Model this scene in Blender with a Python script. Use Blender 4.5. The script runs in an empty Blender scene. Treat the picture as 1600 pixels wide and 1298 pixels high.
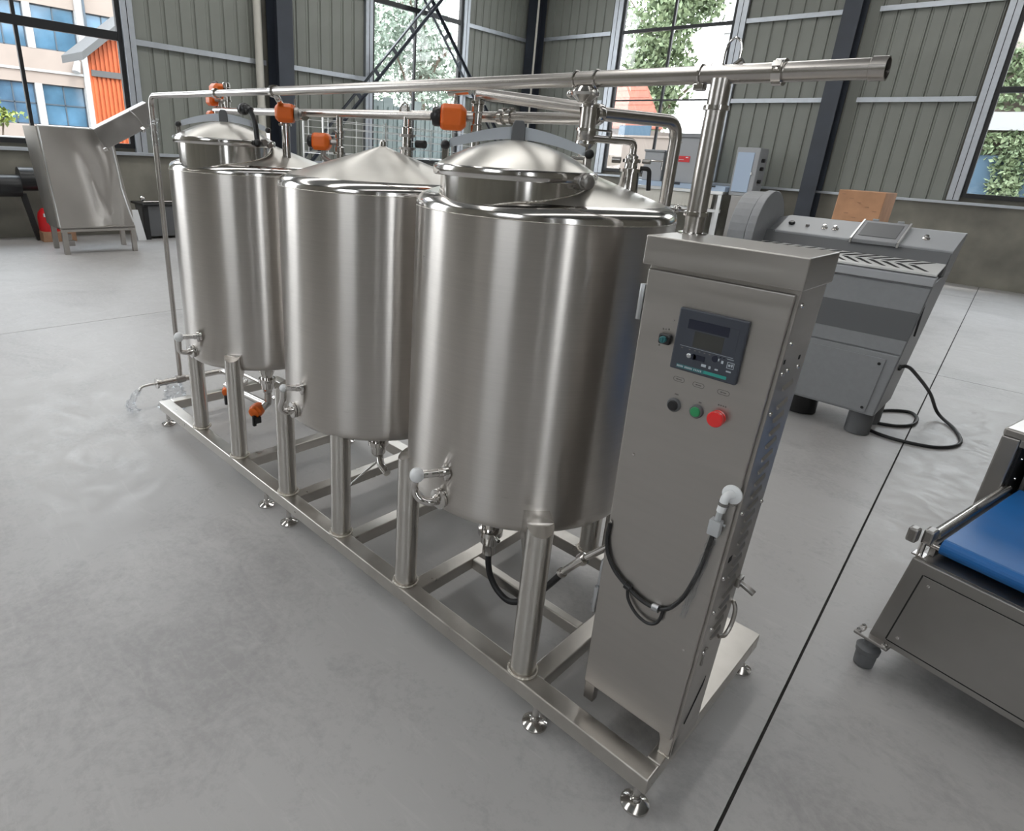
import bpy, bmesh, math, random
import numpy as np
from mathutils import Vector, Matrix

random.seed(7)
rng = np.random.default_rng(11)
scene = bpy.context.scene
COL = scene.collection
PI = math.pi

# ------------------------------------------------------------------ camera
pitch, roll, yaw = 0.36, 0.0664, 2.3263
fwd = Vector((math.cos(pitch)*math.cos(yaw), math.cos(pitch)*math.sin(yaw), -math.sin(pitch)))
rgt0 = Vector((math.sin(yaw), -math.cos(yaw), 0))
up0 = rgt0.cross(fwd)
rgt = rgt0*math.cos(roll) + up0*math.sin(roll)
upv = -rgt0*math.sin(roll) + up0*math.cos(roll)
cam = bpy.data.cameras.new('camera')
cam.sensor_fit = 'HORIZONTAL'
cam.sensor_width = 36.0
cam.lens = 36.0*959.02/1600
cam.shift_x = (800-723.42)/1600
cam.shift_y = (603.48-649)/1600
cam.clip_start = 0.05
cam.clip_end = 300
camo = bpy.data.objects.new('camera', cam)
COL.objects.link(camo)
camo.matrix_world = Matrix(((rgt.x, upv.x, -fwd.x, 0.4156), (rgt.y, upv.y, -fwd.y, -1.3048),
                            (rgt.z, upv.z, -fwd.z, 1.7706), (0, 0, 0, 1)))
scene.camera = camo

# ------------------------------------------------------------------ world, lights, exposure
vs = scene.view_settings
scene.display_settings.display_device = 'sRGB'
vs.view_transform = 'Standard'
vs.look = 'None'
vs.gamma = 1.0
vs.use_curve_mapping = False
vs.exposure = 0.12
scene.cycles.use_denoising = True
scene.cycles.max_bounces = 8
scene.cycles.glossy_bounces = 5
scene.cycles.transparent_max_bounces = 10
scene.cycles.sample_clamp_indirect = 6.0

world = bpy.data.worlds.new('overcast_sky')
scene.world = world
world.use_nodes = True
wn = world.node_tree.nodes
wl = world.node_tree.links
bg = wn['Background']
wtc = wn.new('ShaderNodeTexCoord')
wsp = wn.new('ShaderNodeSeparateXYZ')
wrp = wn.new('ShaderNodeValToRGB')
wl.new(wtc.outputs['Generated'], wsp.inputs[0])
wl.new(wsp.outputs['Z'], wrp.inputs['Fac'])
wrp.color_ramp.elements[0].position = 0.0
wrp.color_ramp.elements[0].color = (0.97, 0.985, 1.0, 1)
wrp.color_ramp.elements[1].position = 0.9
wrp.color_ramp.elements[1].color = (0.84, 0.92, 1.0, 1)
wl.new(wrp.outputs['Color'], bg.inputs['Color'])
bg.inputs['Strength'].default_value = 7.0


def sun_lamp():
    l = bpy.data.lights.new('sun', 'SUN')
    l.energy = 2.0
    l.angle = 0.05
    l.color = (1.0, 0.95, 0.88)
    o = bpy.data.objects.new('sun', l)
    COL.objects.link(o)
    o.rotation_euler = Vector((-0.62, -0.25, -0.9)).to_track_quat('-Z', 'Y').to_euler()
    o.location = (20, 5, 30)


sun_lamp()


def roof_fill(x, y0, y1, w, power):  # added area lamps under the roof, brighten the hall as unseen skylights would
    l = bpy.data.lights.new('roof_fill_lamp', 'AREA')
    l.shape = 'RECTANGLE'
    l.size = w
    l.size_y = y1-y0
    l.energy = power
    l.color = (1.0, 0.99, 0.97)
    o = bpy.data.objects.new('roof_fill_lamp', l)
    COL.objects.link(o)
    o.location = (x, (y0+y1)/2, 7.35)


roof_fill(-8.6, -7, 12.5, 1.2, 330)
roof_fill(-3.2, -7, 12.5, 1.2, 300)
roof_fill(2.2, -7, 12.5, 1.2, 130)


# ------------------------------------------------------------------ materials
def mat(name):
    m = bpy.data.materials.new(name)
    m.use_nodes = True
    nt = m.node_tree
    return m, nt, nt.nodes['Principled BSDF']


def plain(name, col, rough=0.5, metal=0.0, noise=0.0, scale=8.0, bump=0.0, coat=0.0, rvar=0.0, stretch=(1, 1, 1)):
    m, nt, b = mat(name)
    b.inputs['Base Color'].default_value = (*col, 1)
    b.inputs['Roughness'].default_value = rough
    b.inputs['Metallic'].default_value = metal
    if coat:
        b.inputs['Coat Weight'].default_value = coat
    if noise or bump or rvar:
        tc = nt.nodes.new('ShaderNodeTexCoord')
        mp = nt.nodes.new('ShaderNodeMapping')
        mp.inputs['Scale'].default_value = stretch
        nz = nt.nodes.new('ShaderNodeTexNoise')
        nz.inputs['Scale'].default_value = scale
        nz.inputs['Detail'].default_value = 6
        nt.links.new(tc.outputs['Object'], mp.inputs['Vector'])
        nt.links.new(mp.outputs['Vector'], nz.inputs['Vector'])
        if noise:
            mr = nt.nodes.new('ShaderNodeMapRange')
            mr.inputs['From Min'].default_value = 0.3
            mr.inputs['From Max'].default_value = 0.7
            mr.inputs['To Min'].default_value = 1-noise
            mr.inputs['To Max'].default_value = 1+noise
            hv = nt.nodes.new('ShaderNodeHueSaturation')
            hv.inputs['Color'].default_value = (*col, 1)
            nt.links.new(nz.outputs['Fac'], mr.inputs['Value'])
            nt.links.new(mr.outputs['Result'], hv.inputs['Value'])
            nt.links.new(hv.outputs['Color'], b.inputs['Base Color'])
        if rvar:
            m2 = nt.nodes.new('ShaderNodeMapRange')
            m2.inputs['From Min'].default_value = 0.3
            m2.inputs['From Max'].default_value = 0.7
            m2.inputs['To Min'].default_value = rough-rvar
            m2.inputs['To Max'].default_value = rough+rvar
            nt.links.new(nz.outputs['Fac'], m2.inputs['Value'])
            nt.links.new(m2.outputs['Result'], b.inputs['Roughness'])
        if bump:
            bp = nt.nodes.new('ShaderNodeBump')
            bp.inputs['Strength'].default_value = bump
            bp.inputs['Distance'].default_value = 0.01
            nt.links.new(nz.outputs['Fac'], bp.inputs['Height'])
            nt.links.new(bp.outputs['Normal'], b.inputs['Normal'])
    return m


def brushed(name, col, rough, aniso, rot, axis='Z', stretch=(2, 2, 120), grain=0.06, rv=0.05):
    """brushed stainless steel, the brushing runs around the axis of the part"""
    m, nt, b = mat(name)
    b.inputs['Metallic'].default_value = 1.0
    b.inputs['Roughness'].default_value = rough
    b.inputs['Anisotropic'].default_value = aniso
    b.inputs['Anisotropic Rotation'].default_value = rot
    tg = nt.nodes.new('ShaderNodeTangent')
    tg.direction_type = 'RADIAL'
    tg.axis = axis
    nt.links.new(tg.outputs['Tangent'], b.inputs['Tangent'])
    tc = nt.nodes.new('ShaderNodeTexCoord')
    mp = nt.nodes.new('ShaderNodeMapping')
    mp.inputs['Scale'].default_value = stretch
    nz = nt.nodes.new('ShaderNodeTexNoise')
    nz.inputs['Scale'].default_value = 3.0
    nz.inputs['Detail'].default_value = 5
    nt.links.new(tc.outputs['Object'], mp.inputs['Vector'])
    nt.links.new(mp.outputs['Vector'], nz.inputs['Vector'])
    mr = nt.nodes.new('ShaderNodeMapRange')
    mr.inputs['From Min'].default_value = 0.3
    mr.inputs['From Max'].default_value = 0.7
    mr.inputs['To Min'].default_value = 1-grain
    mr.inputs['To Max'].default_value = 1+grain
    hv = nt.nodes.new('ShaderNodeHueSaturation')
    hv.inputs['Color'].default_value = (*col, 1)
    nt.links.new(nz.outputs['Fac'], mr.inputs['Value'])
    nt.links.new(mr.outputs['Result'], hv.inputs['Value'])
    nt.links.new(hv.outputs['Color'], b.inputs['Base Color'])
    m2 = nt.nodes.new('ShaderNodeMapRange')
    m2.inputs['To Min'].default_value = rough-rv
    m2.inputs['To Max'].default_value = rough+rv
    nt.links.new(nz.outputs['Fac'], m2.inputs['Value'])
    nt.links.new(m2.outputs['Result'], b.inputs['Roughness'])
    return m


def glass_mat(name, tint, refl):
    m = bpy.data.materials.new(name)
    m.use_nodes = True
    nt = m.node_tree
    nt.nodes.remove(nt.nodes['Principled BSDF'])
    out = nt.nodes['Material Output']
    tr = nt.nodes.new('ShaderNodeBsdfTransparent')
    tr.inputs['Color'].default_value = (*tint, 1)
    gl = nt.nodes.new('ShaderNodeBsdfGlossy')
    gl.inputs['Roughness'].default_value = 0.02
    lw = nt.nodes.new('ShaderNodeLayerWeight')
    lw.inputs['Blend'].default_value = 0.5
    pw = nt.nodes.new('ShaderNodeMath')
    pw.operation = 'POWER'
    pw.inputs[1].default_value = 4.0
    fr = nt.nodes.new('ShaderNodeMath')
    fr.operation = 'MULTIPLY_ADD'
    fr.inputs[1].default_value = refl
    fr.inputs[2].default_value = 0.04
    nt.links.new(lw.outputs['Facing'], pw.inputs[0])
    nt.links.new(pw.outputs[0], fr.inputs[0])
    mx = nt.nodes.new('ShaderNodeMixShader')
    nt.links.new(fr.outputs[0], mx.inputs['Fac'])
    nt.links.new(tr.outputs['BSDF'], mx.inputs[1])
    nt.links.new(gl.outputs['BSDF'], mx.inputs[2])
    nt.links.new(mx.outputs['Shader'], out.inputs['Surface'])
    return m


def floor_mat():
    m, nt, b = mat('polished_concrete')
    tc = nt.nodes.new('ShaderNodeTexCoord')
    n1 = nt.nodes.new('ShaderNodeTexNoise')
    n1.inputs['Scale'].default_value = 0.9
    n1.inputs['Detail'].default_value = 8
    n1.inputs['Roughness'].default_value = 0.62
    n1.inputs['Distortion'].default_value = 0.8
    n2 = nt.nodes.new('ShaderNodeTexNoise')
    n2.inputs['Scale'].default_value = 34
    n2.inputs['Detail'].default_value = 9
    n2.inputs['Roughness'].default_value = 0.7
    n3 = nt.nodes.new('ShaderNodeTexNoise')
    n3.inputs['Scale'].default_value = 4.0
    n3.inputs['Detail'].default_value = 12
    n3.inputs['Roughness'].default_value = 0.75
    n3.inputs['Distortion'].default_value = 2.2
    for n in (n1, n2, n3):
        nt.links.new(tc.outputs['Object'], n.inputs['Vector'])
    a = nt.nodes.new('ShaderNodeMath')
    a.operation = 'MULTIPLY_ADD'
    a.inputs[1].default_value = 0.45
    nt.links.new(n2.outputs['Fac'], a.inputs[0])
    nt.links.new(n1.outputs['Fac'], a.inputs[2])
    a2 = nt.nodes.new('ShaderNodeMath')
    a2.operation = 'MULTIPLY_ADD'
    a2.inputs[1].default_value = 0.55
    nt.links.new(n3.outputs['Fac'], a2.inputs[0])
    nt.links.new(a.outputs[0], a2.inputs[2])
    r = nt.nodes.new('ShaderNodeValToRGB')
    r.color_ramp.elements[0].position = 0.80
    r.color_ramp.elements[0].color = (0.325, 0.315, 0.309, 1)
    r.color_ramp.elements[1].position = 1.16
    r.color_ramp.elements[1].color = (0.415, 0.404, 0.396, 1)
    nt.links.new(a2.outputs[0], r.inputs['Fac'])
    mp = nt.nodes.new('ShaderNodeMapping')
    mp.inputs['Rotation'].default_value = (0, 0, 0.5)
    mp.inputs['Scale'].default_value = (1.3, 9.0, 1)
    n4 = nt.nodes.new('ShaderNodeTexNoise')
    n4.inputs['Scale'].default_value = 1.6
    n4.inputs['Detail'].default_value = 10
    n4.inputs['Roughness'].default_value = 0.72
    n4.inputs['Distortion'].default_value = 1.4
    nt.links.new(tc.outputs['Object'], mp.inputs['Vector'])
    nt.links.new(mp.outputs['Vector'], n4.inputs['Vector'])
    r4 = nt.nodes.new('ShaderNodeMapRange')
    r4.inputs['From Min'].default_value = 0.55
    r4.inputs['From Max'].default_value = 0.74
    r4.inputs['To Max'].default_value = 0.30
    nt.links.new(n4.outputs['Fac'], r4.inputs['Value'])
    mxc = nt.nodes.new('ShaderNodeMix')
    mxc.data_type = 'RGBA'
    mxc.inputs['B'].default_value = (0.56, 0.545, 0.53, 1)
    nt.links.new(r4.outputs['Result'], mxc.inputs['Factor'])
    nt.links.new(r.outputs['Color'], mxc.inputs['A'])
    nt.links.new(mxc.outputs['Result'], b.inputs['Base Color'])
    rr = nt.nodes.new('ShaderNodeMapRange')
    rr.inputs['From Min'].default_value = 0.35
    rr.inputs['From Max'].default_value = 0.65
    rr.inputs['To Min'].default_value = 0.34
    rr.inputs['To Max'].default_value = 0.55
    nt.links.new(n3.outputs['Fac'], rr.inputs['Value'])
    nt.links.new(rr.outputs['Result'], b.inputs['Roughness'])
    bp = nt.nodes.new('ShaderNodeBump')
    bp.inputs['Strength'].default_value = 0.08
    bp.inputs['Distance'].default_value = 0.004
    nt.links.new(n3.outputs['Fac'], bp.inputs['Height'])
    nt.links.new(bp.outputs['Normal'], b.inputs['Normal'])
    return m


STEEL = (0.57, 0.54, 0.51)
M = {}
M['shell'] = brushed('brushed_shell', STEEL, 0.28, 0.98, 0.25, grain=0.035, rv=0.012)
M['cone'] = brushed('brushed_cone', (0.64, 0.62, 0.58), 0.33, 0.6, 0.25, stretch=(3, 3, 3), grain=0.05)
M['polish'] = plain('polished_steel', (0.63, 0.61, 0.59), 0.14, 1.0)
M['steel'] = plain('satin_steel', (0.58, 0.555, 0.525), 0.30, 1.0, noise=0.05, scale=30, rvar=0.05)
M['tube'] = brushed('brushed_tube', (0.58, 0.555, 0.525), 0.25, 0.92, 0.25, grain=0.03, rv=0.01)
M['pipe'] = plain('satin_pipe', (0.50, 0.475, 0.45), 0.27, 1.0, noise=0.02, scale=40)
M['sheet'] = plain('sheet_steel', (0.46, 0.437, 0.415), 0.37, 1.0, noise=0.03, scale=3.0, rvar=0.05, stretch=(1, 1, 14))
M['tub'] = plain('dull_stainless', (0.47, 0.445, 0.415), 0.42, 1.0, noise=0.05, scale=2.0, rvar=0.06)
M['sheet_dark'] = plain('dark_sheet_steel', (0.36, 0.345, 0.33), 0.40, 1.0, noise=0.08, scale=4.0, rvar=0.05)
M['frame'] = plain('skid_steel', (0.56, 0.535, 0.50), 0.33, 1.0, noise=0.07, scale=12, rvar=0.06)
M['weld'] = plain('weld_bead', (0.62, 0.58, 0.52), 0.22, 1.0, bump=0.6, scale=120)
M['zinc'] = plain('zinc_hinge', (0.55, 0.56, 0.58), 0.38, 1.0)
M['orange'] = plain('orange_plastic', (0.80, 0.15, 0.012), 0.36, noise=0.04, scale=20)
M['black'] = plain('black_plastic', (0.012, 0.012, 0.013), 0.35)
M['rubber'] = plain('black_rubber', (0.014, 0.014, 0.015), 0.48)
M['white'] = plain('white_plastic', (0.75, 0.76, 0.77), 0.4)
M['greyplastic'] = plain('grey_plastic', (0.42, 0.43, 0.44), 0.4)
M['floor'] = floor_mat()
M['joint'] = plain('joint_filler', (0.035, 0.032, 0.03), 0.9, bump=0.5, scale=60)
M['concrete'] = plain('wall_concrete', (0.20, 0.19, 0.16), 0.85, noise=0.28, scale=1.6, bump=0.25)
M['cladding'] = plain('grey_green_cladding', (0.235, 0.245, 0.22), 0.5, noise=0.05, scale=2)
M['navy'] = plain('navy_steel_paint', (0.035, 0.042, 0.056), 0.42, noise=0.12, scale=3)
M['alu'] = plain('aluminium_trim', (0.50, 0.53, 0.57), 0.42, 0.7, noise=0.05, scale=10)
M['blackframe'] = plain('window_frame_paint', (0.012, 0.013, 0.015), 0.4)
M['glass'] = glass_mat('window_glass', (0.975, 0.98, 0.98), 0.35)
M['ceiling'] = plain('roof_sheet', (0.35, 0.36, 0.36), 0.6)
M['skylite'] = plain('skylight_sheet', (0.8, 0.85, 0.85), 0.5)
M['pvcwhite'] = plain('white_pvc', (0.62, 0.60, 0.54), 0.45, noise=0.08, scale=2)
M['greypaint'] = plain('grey_powder_coat', (0.245, 0.25, 0.26), 0.40, noise=0.04, scale=30)
M['greydark'] = plain('dark_grey_panel', (0.115, 0.118, 0.122), 0.45)
M['greylight'] = plain('light_machine_grey', (0.36, 0.37, 0.385), 0.42)
M['slot'] = plain('slot_black', (0.01, 0.01, 0.01), 0.7)
M['palesteel'] = plain('pale_steel_plate', (0.74, 0.74, 0.73), 0.30, 1.0)
M['whiteplate'] = plain('pale_plate', (0.62, 0.62, 0.61), 0.3)
M['blue'] = plain('blue_belt', (0.010, 0.125, 0.38), 0.40, noise=0.06, scale=8, bump=0.05)
M['carton'] = plain('carton_board', (0.50, 0.27, 0.15), 0.8, noise=0.12, scale=5)
M['red'] = plain('red_paint', (0.62, 0.015, 0.02), 0.3)
M['green'] = plain('green_button', (0.01, 0.24, 0.08), 0.3, coat=0.5)
M['redbtn'] = plain('red_button', (0.70, 0.02, 0.02), 0.3, coat=0.5)
M['hmi'] = plain('panel_slate', (0.045, 0.051, 0.066), 0.38)
M['hmidark'] = plain('panel_navy', (0.016, 0.019, 0.034), 0.22)
M['lcd'] = plain('panel_display', (0.045, 0.046, 0.042), 0.18)
M['hmiteal'] = plain('panel_teal', (0.03, 0.14, 0.15), 0.4)
M['teallight'] = plain('panel_teal_bright', (0.03, 0.28, 0.24), 0.4)
M['mark'] = plain('panel_marks', (0.42, 0.46, 0.50), 0.5)
M['engrave'] = plain('engraved_text', (0.16, 0.15, 0.14), 0.6)
M['plywood'] = plain('plywood', (0.35, 0.20, 0.12), 0.8)
M['plastic'] = glass_mat('plastic_wrap_film', (0.93, 0.94, 0.95), 0.5)
M['bluebox'] = plain('pale_blue_panel', (0.42, 0.52, 0.66), 0.4)
M['facade'] = plain('cream_render', (0.26, 0.215, 0.185), 0.85, noise=0.06, scale=1)
M['pilaster'] = plain('white_pilaster', (0.36, 0.355, 0.35), 0.8)
M['bwin'] = plain('blue_glazing', (0.06, 0.13, 0.20), 0.08, noise=0.35, scale=0.9)
M['bwinframe'] = plain('dark_window_bar', (0.05, 0.07, 0.09), 0.5)
M['orangewall'] = plain('orange_corrugated', (0.46, 0.10, 0.03), 0.55, noise=0.12, scale=1.5)
M['tile'] = plain('red_roof', (0.24, 0.075, 0.045), 0.8, noise=0.15, scale=3)
M['slate'] = plain('slate_roof', (0.09, 0.09, 0.09), 0.7)
M['yard'] = plain('yard_concrete', (0.25, 0.25, 0.24), 0.9, noise=0.1, scale=0.5)
M['fence'] = plain('fence_sheet', (0.10, 0.125, 0.122), 0.5, noise=0.2, scale=2)
M['bark'] = plain('bark', (0.16, 0.12, 0.09), 0.9)
M['bluefence'] = plain('blue_hoarding', (0.06, 0.11, 0.16), 0.6)


def leaf_mat(name, col):
    m, nt, b = mat(name)
    oi = nt.nodes.new('ShaderNodeTexNoise')
    oi.inputs['Scale'].default_value = 3.0
    tc = nt.nodes.new('ShaderNodeTexCoord')
    nt.links.new(tc.outputs['Object'], oi.inputs['Vector'])
    r = nt.nodes.new('ShaderNodeValToRGB')
    r.color_ramp.elements[0].position = 0.35
    r.color_ramp.elements[0].color = (col[0]*0.55, col[1]*0.6, col[2]*0.55, 1)
    r.color_ramp.elements[1].position = 0.68
    r.color_ramp.elements[1].color = (col[0]*1.35, col[1]*1.3, col[2]*1.3, 1)
    nt.links.new(oi.outputs['Fac'], r.inputs['Fac'])
    nt.links.new(r.outputs['Color'], b.inputs['Base Color'])
    b.inputs['Roughness'].default_value = 0.6
    return m


M['leaf'] = leaf_mat('tree_leaves', (0.22, 0.28, 0.16))
M['leaf2'] = leaf_mat('pale_leaves', (0.30, 0.36, 0.30))
M['leaf3'] = leaf_mat('hedge_leaves', (0.28, 0.34, 0.08))


# ------------------------------------------------------------------ mesh helpers
class MB:
    """collects shapes into one mesh"""

    def __init__(self):
        self.v, self.f, self.s = [], [], []

    def add(self, vs, fs, smooth=False):
        n = len(self.v)
        self.v += [tuple(p) for p in vs]
        self.f += [tuple(i+n for i in f) for f in fs]
        self.s += [smooth]*len(fs)
        return self

    def box(self, a, b, mtx=None):
        x0, y0, z0 = a
        x1, y1, z1 = b
        vs = [Vector(p) for p in ((x0, y0, z0), (x1, y0, z0), (x1, y1, z0), (x0, y1, z0),
                                  (x0, y0, z1), (x1, y0, z1), (x1, y1, z1), (x0, y1, z1))]
        if mtx is not None:
            vs = [mtx @ p for p in vs]
        return self.add(vs, [(0, 3, 2, 1), (4, 5, 6, 7), (0, 1, 5, 4), (1, 2, 6, 5), (2, 3, 7, 6), (3, 0, 4, 7)])

    def hexa(self, p):
        """eight corners: bottom ring then top ring"""
        return self.add(p, [(0, 3, 2, 1), (4, 5, 6, 7), (0, 1, 5, 4), (1, 2, 6, 5), (2, 3, 7, 6), (3, 0, 4, 7)])

    def lathe(self, prof, seg=48, org=(0, 0, 0), axis=(0, 0, 1), cap=True):
        """prof: (radius, height) pairs"""
        q = Vector((0, 0, 1)).rotation_difference(Vector(axis).normalized())
        o = Vector(org)
        vs, fs = [], []
        for r, h in prof:
            for i in range(seg):
                t = 2*PI*i/seg
                vs.append(o + q @ Vector((r*math.cos(t), r*math.sin(t), h)))
        n = len(prof)
        for k in range(n-1):
            for i in range(seg):
                j = (i+1) % seg
                fs.append((k*seg+i, k*seg+j, (k+1)*seg+j, (k+1)*seg+i))
        self.add(vs, fs, True)
        if cap:
            base = len(self.v)-len(vs)
            if prof[0][0] > 1e-5:
                self.f.append(tuple(base+i for i in reversed(range(seg))))
                self.s.append(False)
            if prof[-1][0] > 1e-5:
                self.f.append(tuple(base+(n-1)*seg+i for i in range(seg)))
                self.s.append(False)
        return self

    def cyl(self, a, b, r, r2=None, seg=20):
        a, b = Vector(a), Vector(b)
        d = b-a
        return self.lathe([(r, 0), (r if r2 is None else r2, d.length)], seg, a, d)

    def tube(self, pts, r, seg=14, closed=False):
        pts = [Vector(p) for p in pts]
        n = len(pts)
        vs, fs = [], []
        prev = None
        for k in range(n):
            if closed:
                d = (pts[(k+1) % n]-pts[k-1]).normalized()
            elif k == 0:
                d = (pts[1]-pts[0]).normalized()
            elif k == n-1:
                d = (pts[-1]-pts[-2]).normalized()
            else:
                d = ((pts[k]-pts[k-1]).normalized()+(pts[k+1]-pts[k]).normalized()).normalized()
            if prev is None:
                u = d.orthogonal().normalized()
            else:
                u = (prev-d*prev.dot(d)).normalized()
            prev = u
            w = d.cross(u)
            rr = r[k] if isinstance(r, (list, tuple)) else r
            for i in range(seg):
                t = 2*PI*i/seg
                vs.append(pts[k]+u*(rr*math.cos(t))+w*(rr*math.sin(t)))
        m = n if closed else n-1
        for k in range(m):
            k2 = (k+1) % n
            for i in range(seg):
                j = (i+1) % seg
                fs.append((k*seg+i, k*seg+j, k2*seg+j, k2*seg+i))
        self.add(vs, fs, True)
        if not closed:
            base = len(self.v)-len(vs)
            self.f.append(tuple(base+i for i in reversed(range(seg))))
            self.f.append(tuple(base+(n-1)*seg+i for i in range(seg)))
            self.s += [False, False]
        return self

    def prism(self, poly, a, b):
        """poly: list of 3-D points (one face), extruded by vector b-a"""
        d = Vector(b)-Vector(a)
        n = len(poly)
        p = [Vector(q) for q in poly]
        vs = p+[q+d for q in p]
        fs = [tuple(reversed(range(n))), tuple(range(n, 2*n))]
        for i in range(n):
            j = (i+1) % n
            fs.append((i, j, n+j, n+i))
        return self.add(vs, fs)

    def sphere(self, c, r, sx=1, sy=1, sz=1, seg=20, rings=12):
        vs, fs = [], []
        for k in range(rings+1):
            th = PI*k/rings
            for i in range(seg):
                t = 2*PI*i/seg
                vs.append((c[0]+r*sx*math.sin(th)*math.cos(t), c[1]+r*sy*math.sin(th)*math.sin(t), c[2]-r*sz*math.cos(th)))
        for k in range(rings):
            for i in range(seg):
                j = (i+1) % seg
                fs.append((k*seg+i, k*seg+j, (k+1)*seg+j, (k+1)*seg+i))
        return self.add(vs, fs, True)

    def mesh(self, name, bevel=0.0, segs=2):
        me = bpy.data.meshes.new(name)
        me.from_pydata(self.v, [], self.f)
        me.polygons.foreach_set('use_smooth', self.s)
        bm = bmesh.new()
        bm.from_mesh(me)
        bmesh.ops.remove_doubles(bm, verts=bm.verts, dist=1e-6)
        if bevel:
            ed = [e for e in bm.edges if len(e.link_faces) == 2 and e.calc_face_angle(0) > 0.5 and not (e.link_faces[0].smooth and e.link_faces[1].smooth)]
            bmesh.ops.bevel(bm, geom=ed, offset=bevel, segments=segs, affect='EDGES', profile=0.5, clamp_overlap=True)
        bmesh.ops.recalc_face_normals(bm, faces=bm.faces)
        bm.to_mesh(me)
        bm.free()
        if any(self.s):
            me.set_sharp_from_angle(angle=math.radians(38))
        return me

    def build(self, name, m, parent=None, bevel=0.0, segs=2, origin=None):
        if origin is not None:
            o = Vector(origin)
            self.v = [tuple(Vector(p)-o) for p in self.v]
        me = self.mesh(name, bevel, segs)
        me.materials.append(m)
        ob = bpy.data.objects.new(name, me)
        COL.objects.link(ob)
        if origin is not None:
            ob.location = origin
        if parent is not None:
            attach(ob, parent)
        return ob


def world_matrix(o):
    if o.parent is None:
        return o.matrix_basis.copy()
    return world_matrix(o.parent) @ o.matrix_parent_inverse @ o.matrix_basis


def attach(ob, parent):
    ob.parent = parent
    ob.matrix_parent_inverse = world_matrix(parent).inverted()


def tag(o, label=None, cat=None, group=None, kind=None):
    if label:
        o['label'] = label
    if cat:
        o['category'] = cat
    if group:
        o['group'] = group
    if kind:
        o['kind'] = kind
    return o


def empty(name, loc, rz=0.0):
    o = bpy.data.objects.new(name, None)
    o.empty_display_size = 0.1
    COL.objects.link(o)
    o.location = loc
    o.rotation_euler = (0, 0, rz)
    return o


def inst(me, name, mtx, parent=None):
    """another object that shares the mesh"""
    ob = bpy.data.objects.new(name, me)
    COL.objects.link(ob)
    ob.matrix_world = mtx
    if parent is not None:
        attach(ob, parent)
    return ob


def fillet(pts, rad, n=6):
    """round the corners of a polyline"""
    pts = [Vector(p) for p in pts]
    out = [pts[0]]
    for i in range(1, len(pts)-1):
        a, b, c = pts[i-1], pts[i], pts[i+1]
        d1, d2 = (a-b), (c-b)
        l = min(rad, d1.length*0.49, d2.length*0.49)
        p, q = b+d1.normalized()*l, b+d2.normalized()*l
        for k in range(n+1):
            t = k/n
            out.append((1-t)**2*p+2*t*(1-t)*b+t*t*q)
    out.append(pts[-1])
    return out


def smooth_path(pts, n=8):
    """Catmull-Rom through the points"""
    P = [Vector(p) for p in pts]
    P = [P[0]*2-P[1]]+P+[P[-1]*2-P[-2]]
    out = []
    for i in range(1, len(P)-2):
        p0, p1, p2, p3 = P[i-1:i+3]
        for k in range(n):
            t = k/n
            out.append(0.5*((2*p1)+(p2-p0)*t+(2*p0-5*p1+4*p2-p3)*t*t+(3*p1-p0-3*p2+p3)*t**3))
    out.append(P[-2])
    return out


def T(x, y, z):
    return Matrix.Translation((x, y, z))


# ================================================================== SETTING
XL, YB, XR, YF, ZC = -12.3, 14.2, 7.5, -8.0, 7.6

# floor: slabs of polished concrete with saw-cut joints, laid at a slight angle to the walls
floor = MB().box((XL-0.2, YF-0.2, -0.12), (XR+0.2, YB+0.2, -0.012)).build('floor', M['joint'])
tag(floor, kind='structure')
ga = math.radians(3.4)
gx, gy = Vector((math.cos(ga), math.sin(ga), 0)), Vector((-math.sin(ga), math.cos(ga), 0))
g0 = Vector((0.177, 0, 0))
sx = [-13.6, -6.42, 0.0, 6.4, 9.0]
sy = [-9.0, 6.27, 12.4, 16.0]
for i in range(len(sx)-1):
    for j in range(len(sy)-1):
        h = 0.005
        c = []
        for (a, b) in ((sx[i]+h, sy[j]+h), (sx[i+1]-h, sy[j]+h), (sx[i+1]-h, sy[j+1]-h), (sx[i]+h, sy[j+1]-h)):
            p = g0+gx*a+gy*b
            c.append(p)
        mb = MB()
        mb.hexa([(p.x, p.y, -0.012) for p in c]+[(p.x, p.y, 0.0) for p in c])
        mb.build('slab', M['floor'], floor)

yard = MB().box((-70, -40, -0.4), (40, 70, -0.14)).build('yard_ground', M['yard'])
tag(yard, kind='structure')

# ---- cladding strips with a recessed seam on each side
PITCH = 0.275


def strip_mesh(z0, z1, w=PITCH):
    """profile lies in local x (along the wall) and -y is towards the room"""
    g = 0.016
    pr = [(0, 0.024), (g, 0.024), (g+0.012, 0.0), (w-g-0.012-0.03, 0.0), (w-g-0.012-0.02, -0.008), (w-g-0.012, -0.008), (w-g, 0.024), (w, 0.024)]
    mb = MB()
    vs = [(x, y, z0) for x, y in pr]+[(x, y, z1) for x, y in pr]
    n = len(pr)
    mb.add(vs, [(i, i+1, n+i+1, n+i) for i in range(n-1)])
    me = mb.mesh('cladding_panel')
    me.materials.append(M['cladding'])
    return me


STRIPS = {}


def clad(parent, place, a0, a1, z0, z1):
    n = max(1, round((a1-a0)/PITCH))
    w = (a1-a0)/n
    key = (round(z0, 3), round(z1, 3), round(w, 4))
    if key not in STRIPS:
        STRIPS[key] = strip_mesh(z0, z1, w)
    for k in range(n):
        inst(STRIPS[key], 'cladding_panel', place(a0+k*w), parent)


def left_place(y):      # wall runs along +Y, the room is at +X
    return Matrix.Translation((XL, y, 0)) @ Matrix.Rotation(PI/2, 4, 'Z')


def back_place(x):      # wall runs along +X, the room is at -Y
    return Matrix.Translation((x, YB, 0))


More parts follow.
